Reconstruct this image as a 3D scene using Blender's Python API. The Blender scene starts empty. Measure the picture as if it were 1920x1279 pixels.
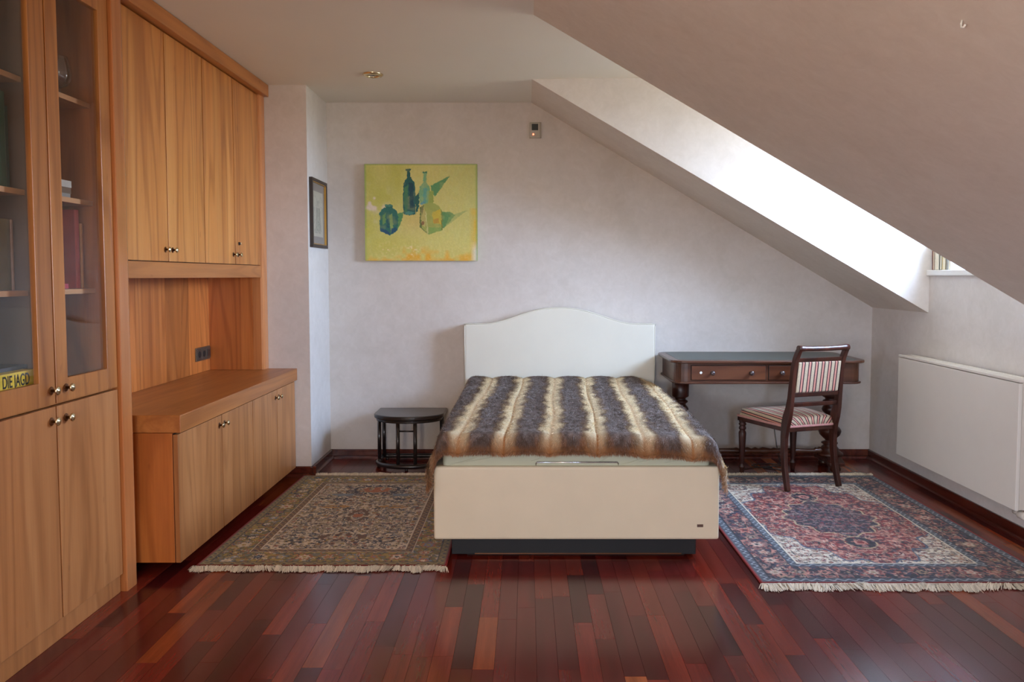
import bpy, math, random
import numpy as np
from mathutils import Vector, Matrix

random.seed(7)
rng = np.random.default_rng(11)
R = math.radians
scene = bpy.context.scene
COL = scene.collection

# ------------------------------------------------------------------ camera
cam_data = bpy.data.cameras.new('camera')
cam = bpy.data.objects.new('camera', cam_data)
COL.objects.link(cam)
cam.location = (0.0, 0.0, 1.40)
cam.rotation_euler = (R(90 - 3.2), 0, 0)
cam_data.sensor_fit = 'HORIZONTAL'
cam_data.sensor_width = 36.0
cam_data.lens = 36.0 * 1500 / 1920
cam_data.shift_x = -28.0 / 1920
cam_data.shift_y = -38.637 / 1920
cam_data.clip_start = 0.05
scene.camera = cam

# ------------------------------------------------------------------ world, light, exposure
world = bpy.data.worlds.new('sky')
scene.world = world
world.use_nodes = True
wn, wl = world.node_tree.nodes, world.node_tree.links
wn.clear()
w_tc = wn.new('ShaderNodeTexCoord')
w_sep = wn.new('ShaderNodeSeparateXYZ')
w_ramp = wn.new('ShaderNodeValToRGB')
w_bg = wn.new('ShaderNodeBackground')
w_out = wn.new('ShaderNodeOutputWorld')
wl.new(w_tc.outputs['Generated'], w_sep.inputs[0])
w_map = wn.new('ShaderNodeMapRange')
w_map.inputs['From Min'].default_value = -1
wl.new(w_sep.outputs['Z'], w_map.inputs['Value'])
wl.new(w_map.outputs[0], w_ramp.inputs['Fac'])
e = w_ramp.color_ramp.elements
e[0].position = 0.47; e[0].color = (0.20, 0.19, 0.15, 1)
e[1].position = 1.0; e[1].color = (0.55, 0.78, 1.20, 1)
k = e.new(0.505); k.color = (0.73, 0.91, 1.20, 1)
k = e.new(0.70); k.color = (0.62, 0.85, 1.26, 1)
wl.new(w_ramp.outputs['Color'], w_bg.inputs['Color'])
w_bg.inputs['Strength'].default_value = 52.0
wl.new(w_bg.outputs[0], w_out.inputs['Surface'])

def area(name, loc, rot, sx, sy, power=0, color=(1, 1, 1), portal=False):
    d = bpy.data.lights.new(name, 'AREA')
    d.shape = 'RECTANGLE'; d.size = sx; d.size_y = sy
    d.energy = power; d.color = color
    if portal: d.cycles.is_portal = True
    o = bpy.data.objects.new(name, d)
    o.location = loc; o.rotation_euler = rot
    COL.objects.link(o)
    return o
# sky portals in real and added windows (they guide sampling, they add no light)
area('window_portal', (2.78, 4.62, 1.99), (0, R(90), 0), 1.10, 1.22, portal=True)
area('window_portal', (0.475, -2.66, 1.525), (R(90), 0, 0), 0.55, 0.85, portal=True)
# added warm point light, unseen behind the camera, for upward fill
_d = bpy.data.lights.new('fill_light', 'POINT'); _d.energy = 120; _d.color = (1.0, 0.88, 0.74); _d.shadow_soft_size = 0.22
_o = bpy.data.objects.new('fill_light', _d); _o.location = (-0.7, -0.7, 1.15); COL.objects.link(_o)
area('window_portal', (-2.31, -0.6, 1.6), (0, R(-90), 0), 1.0, 0.8, portal=True)

scene.view_settings.view_transform = 'Standard'
scene.view_settings.look = 'None'
scene.view_settings.gamma = 1.0
scene.view_settings.use_curve_mapping = False
scene.view_settings.exposure = 0.27
cy = scene.cycles
cy.max_bounces = 10; cy.diffuse_bounces = 6; cy.glossy_bounces = 4
cy.transmission_bounces = 6; cy.transparent_max_bounces = 24
cy.sample_clamp_indirect = 6.0
cy.use_denoising = True
cy.caustics_reflective = False; cy.caustics_refractive = False

# ------------------------------------------------------------------ helpers
def srgb(r, g, b):
    f = lambda c: (c / 12.92 if c <= 0.04045 else ((c + 0.055) / 1.055) ** 2.4)
    return (f(r / 255), f(g / 255), f(b / 255), 1.0)

def np_lin(c):
    c = np.asarray(c, float) / 255.0
    return np.where(c <= 0.04045, c / 12.92, ((c + 0.055) / 1.055) ** 2.4)

def tag(o, label=None, cat=None, group=None, kind=None):
    if label: o['label'] = label
    if cat: o['category'] = cat
    if group: o['group'] = group
    if kind: o['kind'] = kind
    return o

def empty(name, loc, label, cat, group=None, rz=0.0):
    o = bpy.data.objects.new(name, None)
    o.empty_display_size = 0.1
    o.location = loc; o.rotation_euler = (0, 0, rz)
    COL.objects.link(o)
    return tag(o, label, cat, group)

class MB:
    """collects shapes and links them as one mesh object"""
    def __init__(s): s.v = []; s.f = []; s.sm = []
    def add(s, vs, fs, smooth=False):
        n = len(s.v); s.v += [tuple(p) for p in vs]
        s.f += [tuple(i + n for i in f) for f in fs]; s.sm += [smooth] * len(fs)
        return s
    def box(s, x0, x1, y0, y1, z0, z1):
        x0, x1 = sorted((x0, x1)); y0, y1 = sorted((y0, y1)); z0, z1 = sorted((z0, z1))
        v = [(x, y, z) for z in (z0, z1) for y in (y0, y1) for x in (x0, x1)]
        return s.add(v, [(0, 2, 3, 1), (4, 5, 7, 6), (0, 1, 5, 4), (2, 6, 7, 3), (0, 4, 6, 2), (1, 3, 7, 5)])
    def prism(s, poly, a, b, axis='z', smooth=False):
        """poly: 2D outline; extruded from a to b along axis"""
        n = len(poly)
        def P(p, t):
            return {'z': (p[0], p[1], t), 'y': (p[0], t, p[1]), 'x': (t, p[0], p[1])}[axis]
        v = [P(p, a) for p in poly] + [P(p, b) for p in poly]
        m = len(s.v)
        s.add(v, [tuple(range(n))[::-1], tuple(range(n, 2 * n))])
        s.f += [(m + i, m + (i + 1) % n, m + n + (i + 1) % n, m + n + i) for i in range(n)]
        s.sm += [smooth] * n
        return s
    def hexa(s, v8):
        return s.add(v8, [(0, 3, 2, 1), (4, 5, 6, 7), (0, 1, 5, 4), (1, 2, 6, 5), (2, 3, 7, 6), (3, 0, 4, 7)])
    def lathe(s, prof, c, n=24, axis='z', cap=True):
        """prof: list of (r, t) along the axis through c"""
        vs = []
        for r, t in prof:
            for i in range(n):
                a = 2 * math.pi * i / n; p, q = r * math.cos(a), r * math.sin(a)
                if axis == 'z': vs.append((c[0] + p, c[1] + q, c[2] + t))
                elif axis == 'x': vs.append((c[0] + t, c[1] + p, c[2] + q))
                else: vs.append((c[0] + p, c[1] + t, c[2] + q))
        fs = []
        for j in range(len(prof) - 1):
            for i in range(n):
                fs.append((j * n + i, j * n + (i + 1) % n, (j + 1) * n + (i + 1) % n, (j + 1) * n + i))
        s.add(vs, fs, True)
        if cap:
            m = len(s.v) - len(vs)
            s.f += [tuple(m + i for i in range(n))[::-1], tuple(m + (len(prof) - 1) * n + i for i in range(n))]
            s.sm += [False, False]
        return s
    def tube(s, pts, r, n=10, closed=False):
        pts = [Vector(p) for p in pts]; m = len(pts); vs = []
        rr = r if isinstance(r, (list, tuple)) else [r] * m
        up = Vector((0, 0, 1))
        for i, p in enumerate(pts):
            if closed: d = pts[(i + 1) % m] - pts[i - 1]
            else: d = pts[min(i + 1, m - 1)] - pts[max(i - 1, 0)]
            d.normalize()
            u = d.cross(up)
            if u.length < 1e-3: u = d.cross(Vector((0, 1, 0)))
            u.normalize(); w = u.cross(d)
            for k in range(n):
                a = 2 * math.pi * k / n
                vs.append(p + rr[i] * (math.cos(a) * u + math.sin(a) * w))
        fs = []
        for i in range(m if closed else m - 1):
            j = (i + 1) % m
            for k in range(n):
                fs.append((i * n + k, i * n + (k + 1) % n, j * n + (k + 1) % n, j * n + k))
        b = len(s.v)
        s.add(vs, fs, True)
        if not closed:
            s.f += [tuple(b + k for k in range(n))[::-1], tuple(b + (m - 1) * n + k for k in range(n))]
            s.sm += [False, False]
        return s
    def sweep(s, prof, pts_dirs):
        """rectangular sections: list of (centre, half-width vector, half-depth vector)"""
        vs = []
        for c, u, w in pts_dirs:
            c, u, w = Vector(c), Vector(u), Vector(w)
            vs += [c - u - w, c + u - w, c + u + w, c - u + w]
        n = len(pts_dirs); fs = [(0, 1, 2, 3)]
        for i in range(n - 1):
            for k in range(4):
                fs.append((4 * i + k, 4 * i + (k + 1) % 4, 4 * i + 4 + (k + 1) % 4, 4 * i + 4 + k))
        fs.append(tuple(4 * (n - 1) + k for k in range(4))[::-1])
        return s.add(vs, fs)
    def build(s, name, mat, parent=None, bevel=0.0, seg=2, local=False, origin=None):
        me = bpy.data.meshes.new(name)
        off = Vector((0, 0, 0))
        root = parent
        while root is not None and root.parent is not None: root = root.parent
        if root is not None and not local: off = Vector(root.location)
        if origin is not None: off = Vector(origin)
        me.from_pydata([tuple(Vector(p) - off) for p in s.v], [], s.f)
        me.polygons.foreach_set('use_smooth', s.sm)
        me.update()
        import bmesh
        bm = bmesh.new(); bm.from_mesh(me)
        bmesh.ops.recalc_face_normals(bm, faces=bm.faces); bm.to_mesh(me); bm.free()
        o = bpy.data.objects.new(name, me)
        COL.objects.link(o)
        if origin is not None and parent is None: o.location = origin
        if mat: me.materials.append(mat)
        if parent is not None: o.parent = parent
        if bevel:
            b = o.modifiers.new('bevel', 'BEVEL'); b.width = bevel; b.segments = seg
            b.limit_method = 'ANGLE'; b.angle_limit = R(35); b.harden_normals = False
        return o

def struct(mb, name, mat, bevel=0.0):
    return tag(mb.build(name, mat, None, bevel), kind='structure')

def copy_tree(o, parent=None):
    c = o.copy(); COL.objects.link(c)
    if parent is not None: c.parent = parent
    for ch in list(o.children): copy_tree(ch, c)
    return c

# ------------------------------------------------------------------ materials
def newmat(name):
    m = bpy.data.materials.new(name); m.use_nodes = True
    n, l = m.node_tree.nodes, m.node_tree.links
    b = n['Principled BSDF']
    return m, n, l, b

def setp(b, **kw):
    for k_, v in kw.items(): b.inputs[k_.replace('_', ' ')].default_value = v

def coords(n, l, scale=(1, 1, 1), rand=0.0, kind='Object'):
    tc = n.new('ShaderNodeTexCoord'); mp = n.new('ShaderNodeMapping')
    mp.inputs['Scale'].default_value = scale
    src = tc.outputs[kind]
    if rand:
        oi = n.new('ShaderNodeObjectInfo'); mul = n.new('ShaderNodeVectorMath'); mul.operation = 'SCALE'
        cmb = n.new('ShaderNodeCombineXYZ')
        for i_, f_ in enumerate((1.0, 1.7, 2.3)):
            mm = n.new('ShaderNodeMath'); mm.operation = 'MULTIPLY'; mm.inputs[1].default_value = f_
            l.new(oi.outputs['Random'], mm.inputs[0]); l.new(mm.outputs[0], cmb.inputs[i_])
        l.new(cmb.outputs[0], mul.inputs[0]); mul.inputs['Scale'].default_value = rand
        ad = n.new('ShaderNodeVectorMath'); ad.operation = 'ADD'
        l.new(src, ad.inputs[0]); l.new(mul.outputs[0], ad.inputs[1]); src = ad.outputs[0]
    l.new(src, mp.inputs['Vector'])
    return mp.outputs['Vector']

def noise(n, l, vec, scale, detail=4, rough=0.55, dist=0.0):
    t = n.new('ShaderNodeTexNoise')
    t.inputs['Scale'].default_value = scale; t.inputs['Detail'].default_value = detail
    t.inputs['Roughness'].default_value = rough; t.inputs['Distortion'].default_value = dist
    l.new(vec, t.inputs['Vector'])
    return t.outputs['Fac']

def ramp(n, l, fac, stops, interp='LINEAR'):
    r = n.new('ShaderNodeValToRGB'); cr = r.color_ramp; cr.interpolation = interp
    cr.elements[0].position = stops[0][0]; cr.elements[0].color = stops[0][1]
    cr.elements[1].position = stops[-1][0]; cr.elements[1].color = stops[-1][1]
    for p, c in stops[1:-1]:
        q = cr.elements.new(p); q.color = c
    l.new(fac, r.inputs['Fac'])
    return r.outputs['Color']

def mix(n, l, a, b, fac, mode='MIX'):
    m = n.new('ShaderNodeMix'); m.data_type = 'RGBA'; m.blend_type = mode
    for sock, v in ((m.inputs[0], fac), (m.inputs[6], a), (m.inputs[7], b)):
        if hasattr(v, 'is_linked'): l.new(v, sock)
        else: sock.default_value = v
    return m.outputs[2]

def bump(n, l, b, height, strength=0.2, dist=0.002):
    bp = n.new('ShaderNodeBump'); bp.inputs['Strength'].default_value = strength
    bp.inputs['Distance'].default_value = dist
    l.new(height, bp.inputs['Height']); l.new(bp.outputs[0], b.inputs['Normal'])

def plain(name, col, rough=0.5, metal=0.0, var=0.06, vscale=8.0, bumps=0.0, coat=0.0):
    m, n, l, b = newmat(name)
    v = coords(n, l)
    f = noise(n, l, v, vscale, 3)
    d = [max(0, c * (1 - var)) for c in col[:3]] + [1]; h = [min(1, c * (1 + var)) for c in col[:3]] + [1]
    l.new(ramp(n, l, f, [(0.3, d), (0.7, h)]), b.inputs['Base Color'])
    setp(b, Roughness=rough, Metallic=metal, Coat_Weight=coat)
    if bumps: bump(n, l, b, noise(n, l, v, 220, 3), bumps, 0.001)
    return m

def wallpaper(name, c0, c1, c2):
    m, n, l, b = newmat(name)
    v = coords(n, l, (1, 1, 1))
    f1 = noise(n, l, v, 3.0, 5, 0.65, 0.6); f2 = noise(n, l, v, 16.0, 5, 0.7, 0.9)
    c = ramp(n, l, f1, [(0.3, c0), (0.5, c1), (0.72, c2)])
    c = mix(n, l, c, ramp(n, l, f2, [(0.35, c0), (0.55, c1), (0.7, c2)]), 0.45)
    l.new(c, b.inputs['Base Color']); setp(b, Roughness=0.75, Specular_IOR_Level=0.25)
    bump(n, l, b, f2, 0.10, 0.003)
    return m

def wood(name, dark, mid, light, axis='z', rough=0.35, strip=0.12, coat=0.15, contrast=1.0):
    m, n, l, b = newmat(name)
    sc = {'z': (1, 1, 0.10), 'y': (1, 0.10, 1), 'x': (0.10, 1, 1)}[axis]
    v = coords(n, l, sc, rand=7.0)
    slow = noise(n, l, v, 2.6, 2, 0.5, 0.0)
    # contour lines of a slow, stretched field give the arched cathedral figure
    mu = n.new('ShaderNodeMath'); mu.operation = 'MULTIPLY'; mu.inputs[1].default_value = 95.0; l.new(slow, mu.inputs[0])
    si = n.new('ShaderNodeMath'); si.operation = 'SINE'; l.new(mu.outputs[0], si.inputs[0])
    hf = n.new('ShaderNodeMath'); hf.operation = 'MULTIPLY_ADD'; hf.inputs[1].default_value = 0.5; hf.inputs[2].default_value = 0.5; l.new(si.outputs[0], hf.inputs[0])
    sc2 = {'z': (1, 1, 0.035), 'y': (1, 0.035, 1), 'x': (0.035, 1, 1)}[axis]
    v1 = coords(n, l, sc2, rand=4.0)
    f = noise(n, l, v1, 11.0, 4, 0.6, 0.3)
    fine = noise(n, l, v1, 130.0, 3, 0.6, 0.0)
    col = ramp(n, l, f, [(0.25, dark), (0.5, mid), (0.78, light)])
    col = mix(n, l, col, ramp(n, l, hf.outputs[0], [(0.0, (0.72, 0.64, 0.56, 1)), (0.40, (1, 1, 1, 1)), (1.0, (1.04, 1.04, 1.04, 1))]), 0.75 * contrast, 'MULTIPLY')
    col = mix(n, l, col, ramp(n, l, fine, [(0.3, (0.82, 0.78, 0.74, 1)), (0.6, (1.04, 1.04, 1.04, 1))]), 0.5 * contrast, 'MULTIPLY')
    # veneer leaves: a slow tone change from leaf to leaf across the grain
    v2 = coords(n, l, {'z': (0.6, 1, 0.0), 'y': (1, 0, 1), 'x': (0, 1, 1)}[axis], rand=5.0)
    vo = n.new('ShaderNodeTexVoronoi'); vo.feature = 'F1'; vo.inputs['Scale'].default_value = 1.0 / strip
    l.new(v2, vo.inputs['Vector'])
    bw = n.new('ShaderNodeSeparateColor'); l.new(vo.outputs['Color'], bw.inputs[0])
    tone = ramp(n, l, bw.outputs[0], [(0.0, (0.84, 0.82, 0.80, 1)), (1.0, (1.10, 1.09, 1.08, 1))])
    col = mix(n, l, col, tone, 0.6 * contrast, 'MULTIPLY')
    # small dark flecks
    v3 = coords(n, l, {'z': (1, 1, 0.4), 'y': (1, 0.4, 1), 'x': (0.4, 1, 1)}[axis], rand=3.0)
    sp = noise(n, l, v3, 22.0, 1)
    col = mix(n, l, col, ramp(n, l, sp, [(0.74, (1, 1, 1, 1)), (0.82, (0.60, 0.50, 0.42, 1))]), 0.6, 'MULTIPLY')
    l.new(col, b.inputs['Base Color'])
    setp(b, Roughness=rough, Coat_Weight=coat, Coat_Roughness=0.25)
    bump(n, l, b, fine, 0.05, 0.0006)
    return m

def attr_mat(name, rough=0.8, attr='tint', bumpy=0.0, spec=0.3, sheen=0.0, bscale=500):
    m, n, l, b = newmat(name)
    a = n.new('ShaderNodeAttribute'); a.attribute_name = attr
    v = coords(n, l)
    f = noise(n, l, v, 300, 2)
    l.new(mix(n, l, a.outputs['Color'], ramp(n, l, f, [(0.3, (0.86, 0.86, 0.86, 1)), (0.7, (1.1, 1.1, 1.1, 1))]), 1.0, 'MULTIPLY'), b.inputs['Base Color'])
    setp(b, Roughness=rough, Specular_IOR_Level=spec, Sheen_Weight=sheen)
    if bumpy: bump(n, l, b, noise(n, l, v, bscale, 2), bumpy, 0.002)
    return m

def thin_glass(name, tint, refl_rough=0.0, boost=1.0):
    m = bpy.data.materials.new(name); m.use_nodes = True
    n, l = m.node_tree.nodes, m.node_tree.links; n.clear()
    out = n.new('ShaderNodeOutputMaterial'); mx = n.new('ShaderNodeMixShader')
    tr = n.new('ShaderNodeBsdfTransparent'); gl = n.new('ShaderNodeBsdfGlossy'); lw = n.new('ShaderNodeLayerWeight')
    tr.inputs['Color'].default_value = tint; gl.inputs['Roughness'].default_value = refl_rough
    lw.inputs['Blend'].default_value = 0.5
    # Schlick reflectance, the same from both faces of the thin pane
    pw = n.new('ShaderNodeMath'); pw.operation = 'POWER'; pw.inputs[1].default_value = 5.0
    mu = n.new('ShaderNodeMath'); mu.operation = 'MULTIPLY_ADD'; mu.use_clamp = True
    mu.inputs[1].default_value = 0.96 * boost; mu.inputs[2].default_value = 0.04 * boost
    l.new(lw.outputs['Facing'], pw.inputs[0]); l.new(pw.outputs[0], mu.inputs[0]); l.new(mu.outputs[0], mx.inputs[0])
    l.new(tr.outputs[0], mx.inputs[1]); l.new(gl.outputs[0], mx.inputs[2]); l.new(mx.outputs[0], out.inputs['Surface'])
    return m

M = {}
M['paper'] = wallpaper('wallpaper', srgb(204, 197, 189), srgb(213, 206, 199), srgb(220, 214, 208))
M['paper_slope'] = wallpaper('wallpaper_slope', srgb(214, 203, 191), srgb(222, 212, 201), srgb(228, 219, 209))  # same wallpaper; lighter colour stands in for light on the slope
M['ceiling'] = plain('ceiling_paint', srgb(226, 221, 210), 0.8, var=0.015, vscale=2)
M['paintwhite'] = plain('white_gloss_paint', srgb(232, 232, 228), 0.4, var=0.02)
CH = dict(dark=srgb(154, 90, 40), mid=srgb(176, 110, 54), light=srgb(192, 126, 66))
CB = dict(dark=srgb(166, 92, 38), mid=srgb(188, 110, 50), light=srgb(202, 128, 64))
M['cherry'] = wood('cherry_veneer_upright', **CB, strip=0.3)
M['cherry_y'] = wood('cherry_veneer_lengthwise', **CH, axis='y', strip=0.4, contrast=0.7)
M['cherry_light'] = wood('cherry_veneer_golden', srgb(180, 108, 48), srgb(198, 128, 62), srgb(210, 146, 78), rough=0.4, strip=0.22)
M['cherry_pink'] = wood('cherry_veneer_rosy', srgb(156, 100, 54), srgb(176, 116, 66), srgb(190, 132, 80), rough=0.38, strip=0.16, contrast=0.7)
M['cherry_frame'] = wood('cherry_door_frame', srgb(158, 96, 44), srgb(178, 114, 56), srgb(192, 128, 68), rough=0.36, strip=0.5)
M['cherry_post'] = wood('cherry_solid_post', srgb(172, 104, 54), srgb(192, 122, 70), srgb(204, 138, 84), rough=0.2, strip=0.5, coat=0.4, contrast=0.5)
for q_, g_ in enumerate((1.0, 0.90, 1.08)):
    M['back_%d' % q_] = wood('cherry_back_board_%d' % q_, *[tuple(min(1, c * g_ ** 2) for c in CB[k_][:3]) + (1,) for k_ in ('dark', 'mid', 'light')], strip=5.0)
M['cabinet_inside'] = plain('cabinet_inside_and_gap_shade', srgb(116, 96, 82), 0.6)
M['shelf'] = wood('cherry_shelf', srgb(196, 140, 92), srgb(212, 158, 110), srgb(224, 174, 128), axis='y', strip=0.6, contrast=0.4)
M['skirting'] = wood('dark_red_skirting', srgb(62, 22, 14), srgb(84, 32, 20), srgb(100, 44, 28), axis='y', rough=0.25, strip=0.6)
M['brass'] = plain('polished_brass', srgb(222, 206, 168), 0.2, 1.0, var=0.05)
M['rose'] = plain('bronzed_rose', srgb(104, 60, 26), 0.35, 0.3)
M['dark_gap'] = plain('dark_shadow_gap', srgb(30, 20, 14), 0.9)
M['leather'] = plain('cream_leather', srgb(220, 206, 178), 0.5, var=0.025, vscale=5, bumps=0.12)
M['leather_head'] = plain('cream_leather_headboard', srgb(224, 221, 206), 0.5, var=0.02, vscale=4, bumps=0.10)
M['sheet'] = plain('grey_green_sheet', srgb(188, 190, 166), 0.85, var=0.03, vscale=7)
M['plinth'] = plain('black_plinth', srgb(15, 15, 17), 0.6, var=0.15)
M['mahogany'] = wood('dark_mahogany', srgb(40, 16, 10), srgb(62, 26, 16), srgb(84, 40, 24), rough=0.36, strip=0.3, coat=0.12)
M['walnut'] = wood('walnut_apron', srgb(58, 28, 15), srgb(80, 44, 26), srgb(100, 60, 38), axis='x', rough=0.32, strip=0.3, coat=0.3)
M['walnut_front'] = wood('walnut_drawer_front', srgb(64, 32, 16), srgb(90, 48, 26), srgb(110, 66, 40), axis='x', rough=0.32, strip=0.25, coat=0.3)
M['desk_leather'] = plain('green_desk_leather', srgb(52, 66, 62), 0.35, var=0.12, vscale=14, bumps=0.1)
M['black_lacquer'] = plain('black_brown_lacquer', srgb(34, 28, 27), 0.28, var=0.12, coat=0.3)
M['radiator'] = plain('radiator_enamel', srgb(230, 225, 216), 0.4, var=0.012)
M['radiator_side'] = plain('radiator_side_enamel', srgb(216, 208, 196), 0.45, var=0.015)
M['chrome'] = plain('chrome', srgb(200, 200, 204), 0.18, 1.0, var=0.03)
M['window_glass'] = thin_glass('window_glass', (0.98, 0.99, 1.0, 1))
M['cabinet_glass'] = thin_glass('smoked_cabinet_glass', (1.0, 1.0, 1.0, 1), boost=1.0)
M['drink_glass'] = thin_glass('drinking_glass', (0.95, 0.96, 0.97, 1), boost=2.6)

# ------------------------------------------------------------------ room shell
ZC, XE, XR, ZK, YB = 2.70, 0.033, 2.636, 1.157, 6.10          # ceiling, eave line, right wall, knee height, back wall
XL, YF = -2.26, -2.60
slope_z = lambda x: ZC - (x - XE) * (ZC - ZK) / (XR - XE)
CHK = ((XE, 5.385), (XR, 5.250))      # foot line of the dormer cheek, far side
NEA = ((XE, 4.067), (XR, 3.965))      # edge of the near sloping ceiling

b = MB().prism([(-1.51, 0), (XR, 0), (XR, ZK), (XE, ZC), (-1.51, ZC)], YB, YB + 0.15, 'y')
struct(b, 'wall_back', M['paper'])
b = MB().box(XL, -1.51, 5.545, YB + 0.15, 0, ZC)
struct(b, 'wall_chimney', M['paper'])
b = MB().box(XL - 0.15, XL, YF - 0.15, -1.0, -0.05, ZC).box(XL - 0.15, XL, -0.2, YB + 0.15, -0.05, ZC).box(XL - 0.15, XL, -1.0, -0.2, -0.05, 1.1).box(XL - 0.15, XL, -1.0, -0.2, 2.1, ZC)
struct(b, 'wall_left', M['paper'])  # opening left for the added fill window
# right wall: knee wall, breast wall under the window, piers of the dormer front
b = MB().box(XR, XR + 0.16, YF, YB + 0.15, -0.05, ZK)
b.box(XR, XR + 0.16, 3.90, 5.40, ZK, 1.400)
b.box(XR, XR + 0.16, 3.80, 4.02, 1.400, ZC).box(XR, XR + 0.16, 3.80, 5.40, 2.55, ZC)
struct(b, 'wall_right', M['paper'])
# front wall behind the photographer, with an opening added for fill light
b = MB().box(XL, 0.20, YF - 0.12, YF, 0, ZC).box(0.75, XR, YF - 0.12, YF, 0, ZC)
b.box(0.20, 0.75, YF - 0.12, YF, 0, 1.10).box(0.20, 0.75, YF - 0.12, YF, 1.95, ZC)
struct(b, 'wall_front', M['paper'])
# flat ceiling: main part and the dormer's ceiling
b = MB().box(XL - 0.15, XE, YF - 0.15, YB + 0.15, ZC, ZC + 0.12).box(XE, XR + 0.3, 3.85, 5.50, ZC, ZC + 0.12)
struct(b, 'ceiling', M['ceiling'])

def slope_slab(name, ya0, ya1, yb0, yb1, mat):
    """sloping ceiling between lines a (near) and b (far); index 0 at the eave line, 1 at the knee wall"""
    t = 0.18
    v = []
    for dz in (0, t):
        v += [(XE, ya0, ZC + dz), (XR, ya1, ZK + dz), (XR, yb1, ZK + dz), (XE, yb0, ZC + dz)]
    return struct(MB().hexa(v), name, mat)
slope_slab('ceiling_slope_near', YF, YF, NEA[0][1], NEA[1][1], M['paper_slope'])
slope_slab('ceiling_slope_far', CHK[0][1], CHK[1][1], YB + 0.15, YB + 0.15, M['paper_slope'])
# dormer cheeks (triangular walls above the sloping ceiling)
def cheek(name, line, dy, sh_):
    (x0, y0), (x1, y1) = line; y0 += sh_; y1 += sh_
    x2 = XR + 0.25; y2 = y1 + (y1 - y0) / (x1 - x0) * 0.25
    tri = [(x0, y0, ZC), (x1, y1, ZK + 0.001), (x2, y2, ZK + 0.001), (x2, y2, ZC)]
    v = tri + [(p[0], p[1] + dy, min(p[2] + 0.02, ZC)) for p in tri]
    return struct(MB().add(v, [(0, 1, 2, 3), (7, 6, 5, 4), (0, 4, 5, 1), (1, 5, 6, 2), (2, 6, 7, 3), (3, 7, 4, 0)]), name, M['paper'])
cheek('wall_dormer_far', CHK, 0.10, -0.004)
cheek('wall_dormer_near', NEA, -0.10, 0.004)

# dormer window: wooden casement frame, sill, panes
wf = MB()
wx0, wx1 = XR + 0.17, XR + 0.23
wf.box(wx0, wx1, 4.00, 4.06, 1.42, 2.56).box(wx0, wx1, 5.20, 5.26, 1.42, 2.56)
wf.box(wx0, wx1, 4.06, 5.20, 1.42, 1.49).box(wx0, wx1, 4.06, 5.20, 2.49, 2.56).box(wx0, wx1, 4.60, 4.66, 1.49, 2.49)
win = struct(wf, 'window_1', M['paintwhite'], 0.004)
for y0, y1 in ((4.06, 4.60), (4.66, 5.20)):
    MB().box(wx0 + 0.025, wx0 + 0.031, y0, y1, 1.49, 2.49).build('pane', M['window_glass'], win)
MB().box(2.616, wx0 + 0.02, 3.99, 5.262, 1.400, 1.436).build('window_sill', M['paintwhite'], win, 0.005)
def casement_x(name, y, x0, x1, z0, z1):
    f = MB()
    for a_, b_ in ((x0, x0 + 0.05), (x1 - 0.05, x1)): f.box(a_, b_, y - 0.03, y + 0.03, z0, z1)
    for a_, b_ in ((z0, z0 + 0.05), (z1 - 0.05, z1)): f.box(x0 + 0.05, x1 - 0.05, y - 0.03, y + 0.03, a_, b_)
    w = struct(f, name, M['paintwhite'])
    MB().box(x0 + 0.05, x1 - 0.05, y - 0.003, y + 0.003, z0 + 0.05, z1 - 0.05).build('pane', M['window_glass'], w)
casement_x('fill_window_front', YF - 0.07, 0.20, 0.75, 1.10, 1.95)  # unseen window, added for fill from behind the camera
f = MB()
for a_, b_ in ((-1.0, -0.95), (-0.25, -0.2)): f.box(XL - 0.10, XL - 0.04, a_, b_, 1.1, 2.1)
for a_, b_ in ((1.1, 1.15), (2.05, 2.1)): f.box(XL - 0.10, XL - 0.04, -0.95, -0.25, a_, b_)
w3 = struct(f, 'fill_window_left', M['paintwhite'])  # unseen window, added to light the sloping ceiling
MB().box(XL - 0.073, XL - 0.067, -0.95, -0.25, 1.15, 2.05).build('pane', M['window_glass'], w3)

# skirting boards with a quarter-round at the floor
def skirting(name, p, q, nrm):
    p, q, nn = Vector(p), Vector(q), Vector(nrm)
    prof = [(0, 0), (0.034, 0), (0.033, 0.010), (0.026, 0.018), (0.015, 0.021), (0.015, 0.060), (0.010, 0.066), (0, 0.066)]
    vs = [(*(p + nn * a)[:2], z) for a, z in prof] + [(*(q + nn * a)[:2], z) for a, z in prof]
    n_ = len(prof)
    fs = [tuple(range(n_)), tuple(range(2 * n_ - 1, n_ - 1, -1))] + [(i, i + n_, (i + 1) % n_ + n_, (i + 1) % n_) for i in range(n_)]
    return struct(MB().add(vs, fs), name, M['skirting'])
skirting('baseboard_back', (-1.51, YB, 0), (XR, YB, 0), (0, -1, 0))
skirting('baseboard_right', (XR, YF, 0), (XR, YB, 0), (-1, 0, 0))
skirting('baseboard_chimney', (-1.80, 5.545, 0), (-1.476, 5.545, 0), (0, -1, 0))
skirting('baseboard_chimney_side', (-1.51, 5.511, 0), (-1.51, YB, 0), (1, 0, 0))

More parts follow.
